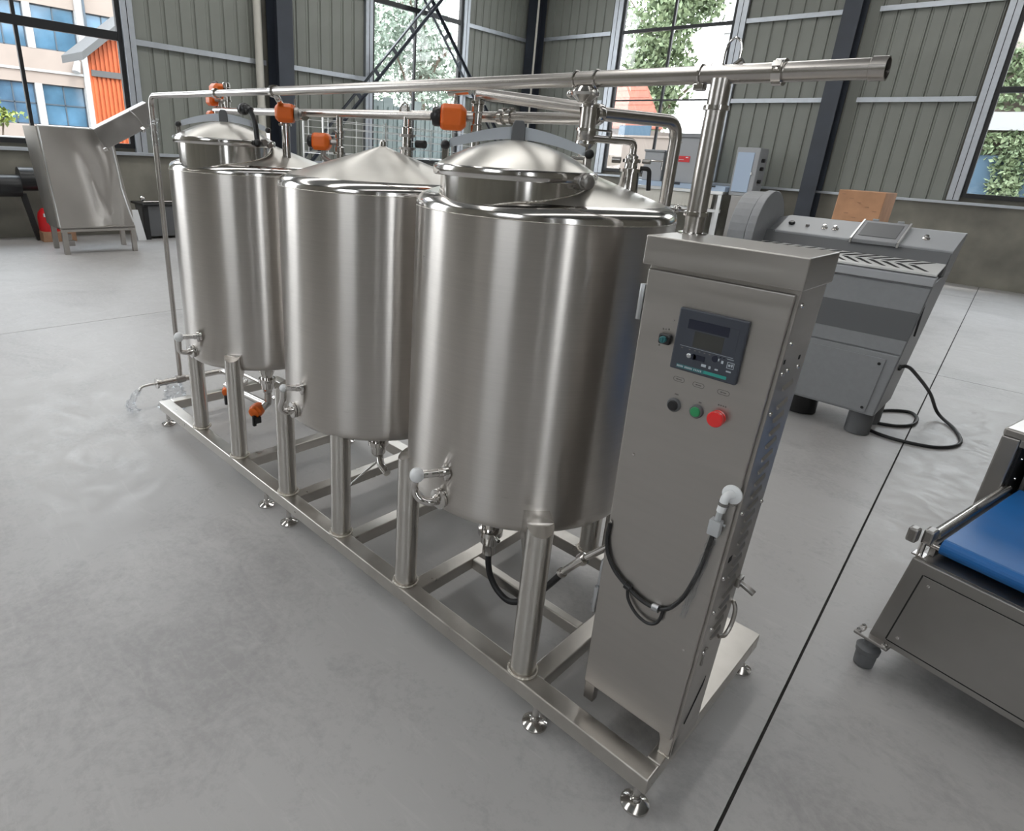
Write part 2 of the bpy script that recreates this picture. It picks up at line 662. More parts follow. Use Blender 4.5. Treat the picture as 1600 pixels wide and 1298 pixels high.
def wall_with_openings(name, axis, pos, lo, hi, base, top, wins, out):
    """solid wall sheet behind the cladding; wins = (a0, a1, z0, z1); axis 'x' or 'y' is the run"""
    mb = MB()

    def blk(a0, a1, z0, z1, t0=0.05, t1=0.16):
        s = out
        if axis == 'y':
            x0, x1 = sorted((pos+s*t0, pos+s*t1))
            mb.box((x0, a0, z0), (x1, a1, z1))
        else:
            y0, y1 = sorted((pos+s*t0, pos+s*t1))
            mb.box((a0, y0, z0), (a1, y1, z1))
    cur = lo
    for a0, a1, z0, z1 in sorted(wins):
        blk(cur, a0, base, top)
        blk(a0, a1, base, z0)
        if z1 < top:
            blk(a0, a1, z1, top)
        cur = a1
    blk(cur, hi, base, top)
    # the low concrete wall stands a little proud
    blk(lo, hi, -0.1, base, -0.02, 0.2)
    o = mb.build(name, M['concrete'])
    tag(o, kind='structure')
    return o


LW = [(-7.5, -2.6, 1.5, 6.6), (0.0, 3.05, 1.5, 6.6), (8.40, 11.28, 1.5, 6.6)]
BW = [(-9.45, -6.48, 1.6, 6.6), (-1.42, 1.6, 1.6, 6.6)]
wall_left = wall_with_openings('wall_left', 'y', XL, YF, YB, 1.40, ZC, LW, -1)
wall_back = wall_with_openings('wall_back', 'x', YB, XL, XR, 1.48, ZC, BW, 1)
RW = [(-5.1, -3.9, 1.2, 6.2)]
FW = [(-1.0, 2.0, 3.2, 6.0)]
wall_right = wall_with_openings('wall_right', 'y', XR, YF, YB, 1.40, ZC, RW, 1)
wall_front = wall_with_openings('wall_front', 'x', YF, XL, XR, 0.02, ZC, FW, -1)

for a0, a1 in ((3.25, 5.72), (6.17, 8.2), (11.48, 13.9)):
    clad(wall_left, left_place, a0, a1, 1.44, ZC)
clad(wall_left, left_place, -2.4, -0.2, 1.44, ZC)
for a0, a1 in ((-11.9, -9.72), (-6.22, -4.16), (-3.84, -1.66)):
    clad(wall_back, back_place, a0, a1, 1.52, ZC)

ceil = MB()
for a0, a1 in ((XL-0.3, -9.2), (-8.0, -3.8), (-2.6, 1.6), (2.8, XR+0.3)):
    ceil.box((a0, YF-0.3, ZC), (a1, YB+0.3, ZC+0.12))
ceil.box((XL, YF-0.3, ZC), (XR, -7.2, ZC+0.12)).box((XL, 12.7, ZC), (XR, YB+0.3, ZC+0.12))
tag(ceil.build('ceiling', M['ceiling']), kind='structure')
sk = MB()
for x in (-8.6, -3.2, 2.2):
    sk.box((x-0.6, -7.2, ZC+0.02), (x+0.6, 12.7, ZC+0.06))
tag(sk.build('trim_1', M['skylite']), kind='structure')

# girts, sills and jambs in aluminium
tn = [1]


def trim(mb, m, bevel=0.004):
    tn[0] += 1
    return tag(mb.build('trim_%d' % tn[0], m, None, bevel), kind='structure')


for a0, a1 in ((3.25, 5.72), (6.17, 8.2), (11.48, 13.9), (-2.4, -0.2)):
    for z in (3.25, 4.88, 6.5):
        trim(MB().box((XL-0.01, a0, z-0.012), (XL+0.054, a1, z+0.012)).box((XL+0.055, a0, z-0.045), (XL+0.07, a1, z+0.045)), M['alu'], 0)
for a0, a1 in ((-11.9, -9.72), (-6.22, -4.16), (-3.62, -1.66)):
    for z in (3.32, 4.94, 6.5):
        trim(MB().box((a0, YB-0.054, z-0.012), (a1, YB+0.01, z+0.012)).box((a0, YB-0.07, z-0.045), (a1, YB-0.055, z+0.045)), M['alu'], 0)
trim(MB().box((XL-0.02, -7.9, 1.385), (XL+0.10, 13.9, 1.44)), M['alu'])
trim(MB().box((-11.9, YB-0.10, 1.47), (7.3, YB+0.02, 1.52)), M['alu'])


def window(n, axis, pos, a0, a1, z0, z1, mull, trans, room, jamb=0.2, brk=0.055):
    """frame, mullions, transoms, one pane per bay and the aluminium jambs"""
    if axis == 'y':
        w = empty('window_%d' % n, (pos, (a0+a1)/2, z0))
    else:
        w = empty('window_%d' % n, ((a0+a1)/2, pos, z0))
    tag(w, kind='structure')

    def bar(p, q, d0, d1, name, m):
        (b0, c0), (b1, c1) = p, q
        e0, e1 = sorted((pos+room*d0, pos+room*d1))
        mb = MB()
        if axis == 'y':
            mb.box((e0, b0, c0), (e1, b1, c1))
        else:
            mb.box((b0, e0, c0), (b1, e1, c1))
        return mb.build(name, m, w, 0.003 if name != 'pane' else 0)
    t = 0.075
    bar((a0, z0), (a0+t, z1), -0.06, 0.02, 'frame_stile', M['blackframe'])
    bar((a1-t, z0), (a1, z1), -0.06, 0.02, 'frame_stile', M['blackframe'])
    bar((a0+t, z0), (a1-t, z0+0.08), -0.06, 0.02, 'frame_rail', M['blackframe'])
    bar((a0+t, z1-t), (a1-t, z1), -0.06, 0.02, 'frame_rail', M['blackframe'])
    bar((a0-jamb, z0-0.06), (a0-0.003, z1), -0.02, 0.07, 'jamb', M['alu'])
    bar((a1+0.003, z0-0.06), (a1+jamb, z1), -0.02, 0.07, 'jamb', M['alu'])
    bar((a0-jamb*0.5-0.006, z0-0.05), (a0-jamb*0.5+0.006, z1), 0.068, 0.076, 'jamb_seam', M['blackframe'])
    bar((a1+jamb*0.5-0.006, z0-0.05), (a1+jamb*0.5+0.006, z1), 0.068, 0.076, 'jamb_seam', M['blackframe'])
    xs = [a0+t]+[m for m in mull]+[a1-t]
    zs = [z0+0.08]+[z for z, _ in trans]+[z1-t]
    for m in mull:
        bar((m-brk/2, z0+0.08), (m+brk/2, z1-t), -0.05, 0.012, 'mullion', M['blackframe'])
    for z, h in trans:
        bar((a0+t, z-h/2), (a1-t, z+h/2), -0.055, 0.016, 'transom', M['blackframe'])
    for i in range(len(xs)-1):
        for j in range(len(zs)-1):
            bar((xs[i], zs[j]), (xs[i+1], zs[j+1]), -0.028, -0.022, 'pane', M['glass'])
    return w


window(1, 'y', XL, 0.0, 3.05, 1.5, 6.6, [1.50], [(3.30, 0.14), (5.0, 0.08)], 1)
window(2, 'y', XL, 8.40, 11.28, 1.5, 6.6, [9.72], [(4.90, 0.10)], 1)
window(3, 'x', YB, -9.45, -6.48, 1.6, 6.6, [-8.02], [(3.36, 0.035), (4.95, 0.075)], -1, 0.24, 0.06)
window(4, 'x', YB, -1.42, 1.6, 1.6, 6.6, [0.1], [(3.47, 0.10), (5.0, 0.08)], -1)
window(5, 'y', XL, -7.5, -2.6, 1.5, 6.6, [-5.05], [(3.30, 0.14)], 1)
window(6, 'x', YF, -1.0, 2.0, 3.2, 6.0, [0.5], [], 1)  # unseen window, added high in the front wall to let in light
window(7, 'y', XR, -5.1, -3.9, 1.2, 6.2, [], [(3.3, 0.1)], -1)


def column(name, x0, x1, y0, y1, along):
    """I-section steel column"""
    mb = MB()
    if along == 'x':       # flanges face +-X
        mb.box((x0, y0, 0), (x0+0.02, y1, ZC)).box((x1-0.02, y0, 0), (x1, y1, ZC))
        mb.box((x0+0.02, (y0+y1)/2-0.008, 0), (x1-0.02, (y0+y1)/2+0.008, ZC))
    else:
        mb.box((x0, y0, 0), (x1, y0+0.02, ZC)).box((x0, y1-0.02, 0), (x1, y1, ZC))
        mb.box(((x0+x1)/2-0.008, y0+0.02, 0), ((x0+x1)/2+0.008, y1-0.02, ZC))
    return trim(mb, M['navy'], 0)


column('c', -12.27, -11.85, 5.78, 6.12, 'x')
column('c', -12.20, -11.88, 13.72, 14.12, 'y')
column('c', -4.16, -3.84, 13.72, 14.16, 'y')
column('c', 3.6, 3.92, 13.72, 14.16, 'y')
trim(MB().cyl((-12.14, 5.52, 0.0), (-12.14, 5.52, ZC), 0.075, seg=24).cyl((-12.14, 5.52, 2.3), (-12.14, 5.52, 2.45), 0.086, seg=24), M['pvcwhite'], 0)
trim(MB().cyl((-11.80, 13.66, 0.0), (-11.80, 13.66, ZC), 0.03, seg=16), M['pvcwhite'], 0)


# lattice cross brace in front of window 2
def brace(p, q, off):
    r = empty('trim_%d' % (tn[0]+1), p)
    tn[0] += 1
    tag(r, kind='structure')
    p, q = Vector(p), Vector(q)
    d = (q-p).normalized()
    n = Vector((1, 0, 0)).cross(d).normalized()
    for s in (-1, 1):
        mb = MB()
        a, b = p+n*s*off, q+n*s*off
        w = 0.055
        mb.hexa([a-n*w*.5, a+n*w*.5, a+n*w*.5+Vector((.012, 0, 0)), a-n*w*.5+Vector((.012, 0, 0)),
                 b-n*w*.5, b+n*w*.5, b+n*w*.5+Vector((.012, 0, 0)), b-n*w*.5+Vector((.012, 0, 0))])
        mb.hexa([a+n*(s*w*.5)-n*.006, a+n*(s*w*.5)+n*.006, a+n*(s*w*.5)+n*.006+Vector((.06, 0, 0)), a+n*(s*w*.5)-n*.006+Vector((.06, 0, 0)),
                 b+n*(s*w*.5)-n*.006, b+n*(s*w*.5)+n*.006, b+n*(s*w*.5)+n*.006+Vector((.06, 0, 0)), b+n*(s*w*.5)-n*.006+Vector((.06, 0, 0))])
        mb.build('brace_angle', M['navy'], r)
    L = (q-p).length
    k = 0.55
    while k < L-0.3:
        c = p+d*k
        mb = MB()
        w = 0.045
        e = off+0.03
        mb.hexa([c-n*e-d*w, c+n*e-d*w, c+n*e-d*w+Vector((.014, 0, 0)), c-n*e-d*w+Vector((.014, 0, 0)),
                 c-n*e+d*w, c+n*e+d*w, c+n*e+d*w+Vector((.014, 0, 0)), c-n*e+d*w+Vector((.014, 0, 0))])
        mb.build('batten_plate', M['navy'], r)
        k += 0.72
    return r


brace((-12.02, 6.46, 1.45), (-12.02, 12.38, 7.5), 0.085)
brace((-12.10, 13.45, 1.50), (-12.10, 7.56, 7.5), 0.085)


# ================================================================== OUTSIDE
def window_cell(b, x, y0, y1, z0, z1, rows=2):
    f = MB()
    t = 0.05
    f.box((x, y0, z0), (x+0.06, y0+t, z1)).box((x, y1-t, z0), (x+0.06, y1, z1))
    f.box((x, y0, z0), (x+0.06, y1, z0+t)).box((x, y0, z1-t), (x+0.06, y1, z1))
    f.box((x, (y0+y1)/2-t/2, z0), (x+0.06, (y0+y1)/2+t/2, z1))
    zm = z0+(z1-z0)*0.52
    f.box((x, y0, zm-t/2), (x+0.06, y1, zm+t/2))
    fo = f.build('window_frame', M['bwinframe'], b)
    g = 0.002
    for a0, a1 in ((y0+t, (y0+y1)/2-t/2), ((y0+y1)/2+t/2, y1-t)):
        for c0, c1 in ((z0+t, zm-t/2), (zm+t/2, z1-t)):
            MB().box((x+0.005, a0+g, c0+g), (x+0.03, a1-g, c1-g)).build('window_pane', M['bwin'], fo)


fac = empty('office_building', (-34.5, -1.0, -0.14))
tag(fac, 'cream rendered office block with blue glazed windows seen through the left window', 'building')
FX = -34.0
rows = [(1.85, 3.55), (4.93, 6.65), (8.05, 9.75)]
cols = [6.92-1.95*k for k in range(-1, 8)]
# wall bands and piers so that the windows sit in real recesses
bands = [(-0.14, 1.85), (3.55, 4.93), (6.65, 8.05), (9.75, 11.5)]
for z0, z1 in bands:
    MB().box((FX-6, -9, z0), (FX, 10.6, z1)).build('wall_band', M['facade'], fac)
MB().box((FX, -9, 4.02), (FX+0.07, 10.6, 4.12)).build('ledge', M['pilaster'], fac)
for (z0, z1) in rows:
    MB().box((FX-6, -9, z0), (FX-0.35, 10.6, z1)).build('inner_wall', M['bwinframe'], fac)
    for y in cols:
        MB().box((FX-0.4, y+1.68, z0), (FX+0.02, y+1.95, z1)).build('pier', M['pilaster'], fac)
        if y > -2.5:
            window_cell(fac, FX-0.2, y, y+1.68, z0, z1)
MB().box((FX-0.1, 8.62, -0.1), (FX+0.12, 9.0, 11.5)).build('pilaster', M['pilaster'], fac)
MB().cyl((FX+0.2, 8.95, -0.1), (FX+0.2, 8.95, 11.4), 0.05).build('downpipe', M['bwinframe'], fac)
sp = MB().cyl((FX+0.35, 8.25, 4.15), (FX+0.2, 8.4, 4.6), 0.16, 0.12)
sp.tube(smooth_path([(FX+0.2, 8.4, 4.6), (FX+0.15, 8.6, 4.9), (FX+0.1, 8.9, 4.9)]), 0.025)
sp.build('flood_lamp', M['greyplastic'], fac)

shed = empty('orange_shed', (-26, 8.4, -0.14))
tag(shed, 'orange corrugated shed with a grey gable roof beside the cream office block', 'building')
OX = -26.0
o0, o1, or_, oz0, oz1 = 6.55, 8.6, 8.1, 4.25, 5.55
nr = 14
for k in range(nr):
    a0 = o0+(o1-o0)*k/nr
    a1 = o0+(o1-o0)*(k+1)/nr
    zt0 = oz0+(oz1-oz0)*(a0-o0)/(or_-o0) if a0 < or_ else oz1-(a0-or_)*0.6
    zt1 = oz0+(oz1-oz0)*(a1-o0)/(or_-o0) if a1 < or_ else oz1-(a1-or_)*0.6
    w = (a1-a0)
    mb = MB()
    for (b0, b1, dx) in ((a0, a0+w*.45, 0.0), (a0+w*.45, a1, 0.05)):
        t0 = zt0+(zt1-zt0)*(b0-a0)/w
        t1 = zt0+(zt1-zt0)*(b1-a0)/w
        mb.hexa([(OX-0.1, b0, -0.14), (OX+dx, b0, -0.14), (OX+dx, b1, -0.14), (OX-0.1, b1, -0.14),
                 (OX-0.1, b0, t0), (OX+dx, b0, t0), (OX+dx, b1, t1), (OX-0.1, b1, t1)])
    mb.build('corrugated_sheet', M['orangewall'], shed)
mb = MB()
mb.hexa([(OX-2, o0-0.3, oz0-0.25), (OX+0.45, o0-0.3, oz0-0.25), (OX+0.45, or_, oz1), (OX-2, or_, oz1),
         (OX-2, o0-0.3, oz0-0.0), (OX+0.45, o0-0.3, oz0-0.0), (OX+0.45, or_, oz1+0.25), (OX-2, or_, oz1+0.25)])
mb.build('roof_slope', M['slate'], shed)
MB().box((OX+0.04, o0+0.02, 3.55), (OX+0.12, o1-0.4, 3.75)).build('tie_beam', M['slate'], shed)
MB().tube(smooth_path([(OX+0.3, 8.0, 2.95), (OX+0.35, 7.75, 2.75), (OX+0.3, 7.75, 2.3), (OX+0.3, 8.0, 1.8), (OX+0.3, 8.1, 0.2)]), 0.07).build('vent_pipe', M['white'], shed)
wb = MB().box((-24.6, 7.75, -0.14), (-24.0, 8.2, 3.0)).box((-24.7, 7.7, 3.0), (-23.9, 8.25, 3.08))
tag(wb.build('white_kiosk', M['pilaster'], None, 0.01), 'narrow white kiosk standing in front of the orange shed', 'kiosk')


def leaves(n, c, r, size, seed, shell=0.35):
    g = np.random.default_rng(seed)
    p = g.normal(size=(n, 3))
    p /= np.linalg.norm(p, axis=1)[:, None]
    p *= (g.random(n)**shell)[:, None]
    # lumps
    lum = 1+0.22*np.sin(p[:, 0]*7+seed)*np.sin(p[:, 1]*6+1)*np.sin(p[:, 2]*8+2)
    p = p*lum[:, None]*np.array(r)+np.array(c)
    a = g.normal(size=(n, 3))
    a /= np.linalg.norm(a, axis=1)[:, None]
    b = np.cross(a, g.normal(size=(n, 3)))
    b /= np.linalg.norm(b, axis=1)[:, None]
    s = size*(0.6+0.8*g.random(n))[:, None]
    q = np.stack([p-a*s, p+b*s*.55, p+a*s, p-b*s*.55], 1).reshape(-1, 3)
    return q


def foliage(name, parts, m, parent):
    q = np.concatenate([leaves(*a) for a in parts])
    n = len(q)//4
    me = bpy.data.meshes.new(name)
    me.vertices.add(len(q))
    me.vertices.foreach_set('co', q.astype(np.float32).ravel())
    me.loops.add(n*4)
    me.loops.foreach_set('vertex_index', np.arange(n*4, dtype=np.int32))
    me.polygons.add(n)
    me.polygons.foreach_set('loop_start', np.arange(0, n*4, 4, dtype=np.int32))
    me.polygons.foreach_set('loop_total', np.full(n, 4, dtype=np.int32))
    me.update()
    me.validate()
    me.materials.append(m)
    o = bpy.data.objects.new(name, me)
    COL.objects.link(o)
    tag(o, kind='stuff')
    attach(o, parent)
    return o


def tree(x, y, h, r, m, seed, label, n=5200, size=0.11):
    t = empty('tree', (x, y, -0.14))
    tag(t, label, 'tree', 'trees outside the hall windows')
    tr = MB().tube([(x, y, -0.14), (x+0.05, y, h*.3), (x-0.05, y+0.05, h*.6), (x, y, h*.85)], [r*.09, r*.07, r*.05, r*.02], 10)
    for k in range(6):
        a = k*1.1+seed
        z = h*(.32+.07*k)
        tr.tube([(x, y, z), (x+math.cos(a)*r*.4, y+math.sin(a)*r*.4, z+h*.1), (x+math.cos(a)*r*.75, y+math.sin(a)*r*.75, z+h*.2)], [r*.035, r*.025, r*.008], 6)
    tr.build('trunk', M['bark'], t)
    g = np.random.default_rng(seed)
    parts = []
    for k in range(9):
        a = g.random()*2*PI
        rr = g.random()**.5*r*.62
        zz = h*(.34+.56*g.random())
        parts.append((n//9, (x+rr*math.cos(a), y+rr*math.sin(a), zz), (r*.52, r*.52, h*.17), size, seed*10+k))
    foliage('foliage', parts, m, t)
    return t


tree(-19.6, 11.9, 9.5, 2.1, M['leaf2'], 3, 'pale leafy tree filling the left half of the braced window')
tree(-20.6, 17.3, 10.0, 2.5, M['leaf2'], 5, 'pale leafy tree filling the right half of the braced window')
tree(-26.5, 18.6, 12.0, 2.6, M['leaf2'], 8, 'farther pale tree behind the braced window glass')
tree(-18.4, 33.2, 14.0, 3.3, M['leaf'], 13, 'green broadleaf tree in the middle of the tall back window', 16000, 0.16)

fn = empty('yard_fence', (-17.2, 12.5, -0.14))
tag(fn, 'grey green sheet fence low outside the braced window', 'fence')
for k in range(22):
    y = 9.3+0.42*k
    MB().box((-17.22, y, -0.14), (-17.18, y+0.40, 3.15+0.12*((k*7) % 3))).build('fence_panel', M['fence'], fn)
    MB().box((-17.18, y+0.17, -0.14), (-17.13, y+0.23, 3.1)).build('fence_rib', M['fence'], fn)

hw = MB().box((-18.6, -6, -0.14), (-18.0, 2.9, 1.42)).box((-18.7, -6.0, 1.42), (-17.9, 2.95, 1.52))
tag(hw.build('planter_wall', M['pilaster'], None, 0.01), 'white planter wall outside the left window under a bright hedge', 'wall')
hd = empty('hedge', (-18.3, 1.0, 1.52))
tag(hd, 'sunlit yellow green hedge on a white planter wall outside left window', 'hedge')
MB().tube([(-18.3, 1.0, 1.53), (-18.3, 1.6, 1.9)], 0.03).tube([(-18.3, 2.2, 1.53), (-18.3, 2.3, 2.1)], 0.02).build('stem', M['bark'], hd)
foliage('foliage', [(2200, (-18.3, 0.6, 1.95), (0.35, 2.1, 0.28), 0.06, 31), (500, (-18.3, 1.9, 1.95), (0.3, 0.5, 0.30), 0.06, 32), (120, (-18.3, 2.0, 2.3), (0.2, 0.3, 0.4), 0.06, 33)], M['leaf3'], hd)

# behind the back windows
yw = MB()
yw.box((-22, 23.6, -0.14), (-10.6, 24.0, 2.9)).box((-22, 23.55, 2.9), (-10.6, 24.05, 2.98))
tag(yw.build('boundary_wall', M['facade'], None, 0.01), 'cream boundary wall low in the tall back window', 'wall')
rh = empty('tiled_house', (-16.5, 26.5, -0.14))
tag(rh, 'house with red tiled roof behind the boundary wall in the tall back window', 'building')
MB().box((-19.5, 25.0, -0.14), (-14.4, 29, 3.3)).build('house_wall', M['facade'], rh)
for k in range(7):
    z0, z1 = 3.3+k*.33, 3.3+(k+1)*.33
    y0, y1 = 24.7+k*.32, 24.7+(k+1)*.32
    xr = -13.6-k*.36
    MB().hexa([(-19.8, y0, z0), (xr, y0, z0), (xr, y1+.05, z0), (-19.8, y1+.05, z0), (-19.8, y0+.02, z0+.08), (xr, y0+.02, z0+.08), (xr-.3, y1+.05, z1+.08), (-19.8, y1+.05, z1+.08)]).build('tile_course', M['tile'], rh)
MB().box((-15.2, 24.1, 2.85), (-13.7, 24.2, 3.4)).build('hoarding', M['bluefence'], rh)
wg = empty('white_warehouse', (-11.3, 27, -0.14))
tag(wg, 'tall white rendered warehouse gable at right of tall back window', 'building')
MB().hexa([(-12.6, 26.0, -.14), (-6.0, 26.0, -.14), (-6.0, 34, -.14), (-12.6, 34, -.14), (-11.9, 26.0, 10.5), (-6.0, 26.0, 12.5), (-6.0, 34, 12.5), (-11.9, 34, 10.5)]).build('gable_wall', M['pilaster'], wg)
for z in (3.4, 5.2, 7.0, 8.8):
    MB().box((-12.4, 25.95, z), (-6.0, 26.0, z+0.05)).build('panel_joint', M['greyplastic'], wg)
MB().cyl((-10.9, 25.85, -.1), (-10.9, 25.85, 11), 0.06).build('downpipe', M['greyplastic'], wg)

vw = empty('vine_wall', (-1.0, 24, -.14))
tag(vw, 'vine covered wall outside the right back window', 'wall')
MB().box((-5, 24.3, -.14), (5, 24.7, 6.5)).build('wall_panel', M['facade'], vw)
MB().box((-5, 24.0, 3.45), (5, 24.15, 3.95)).build('white_band', M['pilaster'], vw)
MB().box((-5, 24.1, -.1), (5, 24.25, 2.75)).build('blue_shutter', M['bluefence'], vw)
foliage('foliage', [(3800, (-1.0, 24.15, 4.9), (3.5, 0.2, 1.0), 0.09, 41), (1500, (-1.0, 24.1, 3.1), (3.5, 0.18, 0.4), 0.09, 42), (900, (-1.6, 24.0, 2.2), (0.5, 0.15, 1.0), 0.08, 43), (700, (0.6, 24.0, 2.2), (0.5, 0.15, 1.0), 0.08, 44)], M['leaf'], vw)


# ================================================================== CLEANING UNIT (three tanks on a skid)
unit = empty('cleaning_unit', (-1.75, 0.42, 0.0))
tag(unit, 'large stainless steel cleaning unit with three tanks, top piping and control cabinet on one skid', 'machine')
ZT, ZB, SL, SW = 0.160, 0.1015, 3.50, 0.847

# ---- skid
MB().box((-SL, 0, ZB), (0, 0.07, ZT)).build('side_rail', M['frame'], unit, 0.005, 3)
MB().box((-SL, SW-0.07, ZB), (0, SW, ZT)).build('side_rail', M['frame'], unit, 0.005, 3)
MB().box((-SL, 0.07, ZB), (-SL+0.06, SW-0.07, ZT)).build('end_rail', M['frame'], unit, 0.005, 3)
MB().box((-0.042, 0.07, ZB), (0, SW-0.07, ZT)).build('end_rail', M['frame'], unit, 0.005, 3)
LEGX = [-2.975, -2.50, -2.0, -1.55, -1.106, -0.497]
for x in LEGX[1:]:
    MB().box((x+0.012, 0.07, ZB+0.002), (x+0.076, SW-0.07, ZT-0.002)).build('cross_bar', M['frame'], unit, 0.005, 3)
MB().box((-1.03, 0.36, ZB+0.004), (-0.487, 0.40, ZT-0.006)).build('stringer', M['frame'], unit, 0.005, 3)
MB().box((-0.30, 0.31, ZT-0.004), (-0.002, SW-0.002, ZT+0.002)).build('deck_plate', M['frame'], unit)


def foot_mesh():
    mb = MB()
    mb.lathe([(0.0, 0.0), (0.040, 0.0), (0.043, 0.004), (0.042, 0.010), (0.030, 0.017), (0.016, 0.022), (0.015, 0.034), (0.0115, 0.036), (0.0115, 0.104)], 28)
    mb.lathe([(0.018, 0.086), (0.018, 0.1012)], 6)
    me = mb.mesh('leveling_foot')
    me.materials.append(M['polish'])
    return me


fm = foot_mesh()
for x, y in ((-0.035, 0.035), (-0.41, 0.03), (-1.97, 0.03), (-2.19, 0.03), (-3.47, 0.035), (-0.03, 0.81), (-0.55, 0.81), (-1.60, 0.81), (-2.55, 0.80), (-3.46, 0.81)):
    inst(fm, 'leveling_foot', T(x, y, 0), unit)

# ---- tanks
TX = [-2.780, -1.7117, -0.860]
TY, TR = 0.3814, 0.42
prof_shell = [(0.03, 0.575), (0.15, 0.590), (0.30, 0.615), (0.375, 0.632), (0.400, 0.642), (0.413, 0.655), (0.4190, 0.672), (0.42, 0.69), (0.42, 1.615)]
prof_sh = [(0.42, 1.615), (0.4195, 1.625), (0.417, 1.634), (0.411, 1.643), (0.403, 1.650), (0.392, 1.6555), (0.380, 1.660)]
prof_cone = [(0.380, 1.660), (0.020, 1.779), (0.012, 1.784), (0.0, 1.785)]


def mk(mb, name, m, bevel=0.0):
    me = mb.mesh(name, bevel)
    me.materials.append(m)
    return me


me_shell = mk(MB().lathe(prof_shell, 128, cap=False), 'storage_tank', M['shell'])
me_sh = mk(MB().lathe(prof_sh, 128, cap=False), 'shoulder_ring', M['polish'])
me_cone = mk(MB().lathe(prof_cone, 128, cap=False), 'cone_top', M['cone'])
me_seam = mk(MB().tube([(0.4200*math.cos(t*PI/48), 0.4200*math.sin(t*PI/48), 1.615) for t in range(96)], 0.0012, 6, True), 'seam', M['weld'])
me_boss = mk(MB().lathe([(0.0, 1.772), (0.013, 1.774), (0.013, 1.80), (0.008, 1.806), (0, 1.807)], 20), 'apex_boss', M['polish'])

RL = 0.043
me_ring = mk(MB().tube([(0.048*math.cos(t*PI/16), 0.048*math.sin(t*PI/16), ZT+0.004) for t in range(32)], 0.0055, 8, True), 'weld_ring', M['weld'])


def leg_mesh(tx, x, y):
    """round leg whose top is mitred against the tank wall"""
    mb = MB()
    seg = 28
    zt = 0.735
    gap0 = max(0.0, math.hypot(x-tx, y-TY)-TR)
    vs, fs = [], []
    for i in range(seg):
        t = 2*PI*i/seg
        vs.append((x+RL*math.cos(t), y+RL*math.sin(t), ZT-0.002))
    for i in range(seg):
        t = 2*PI*i/seg
        px, py = x+RL*math.cos(t), y+RL*math.sin(t)
        d = math.hypot(px-tx, py-TY)-TR           # distance outside the shell
        vs.append((px, py, zt-max(0.0, d-gap0)*0.62))
    for i in range(seg):
        j = (i+1) % seg
        fs.append((i, j, seg+j, seg+i))
    mb.add(vs, fs, True)
    # flat mitre cap
    top = [vs[seg+i] for i in range(seg)]
    mb.add(top, [tuple(range(seg))])
    # web that closes the gap to the shell
    dx, dy = tx-x, TY-y
    L = math.hypot(dx, dy)
    gap = L-TR
    if gap > 0.0:
        ux, uy = dx/L, dy/L
        nx, ny = -uy, ux
        w = RL*0.98
        a0, a1 = 0.004, gap+0.03

        def q(a, sd, z):
            return (x+ux*a+nx*sd*w, y+uy*a+ny*sd*w, z)
        mb.hexa([q(a0, -1, 0.60), q(a0, 1, 0.60), q(a1, 1, 0.65), q(a1, -1, 0.65), q(a0, -1, 0.7335), q(a0, 1, 0.7335), q(a1, 1, 0.7345), q(a1, -1, 0.7345)])
    return mb


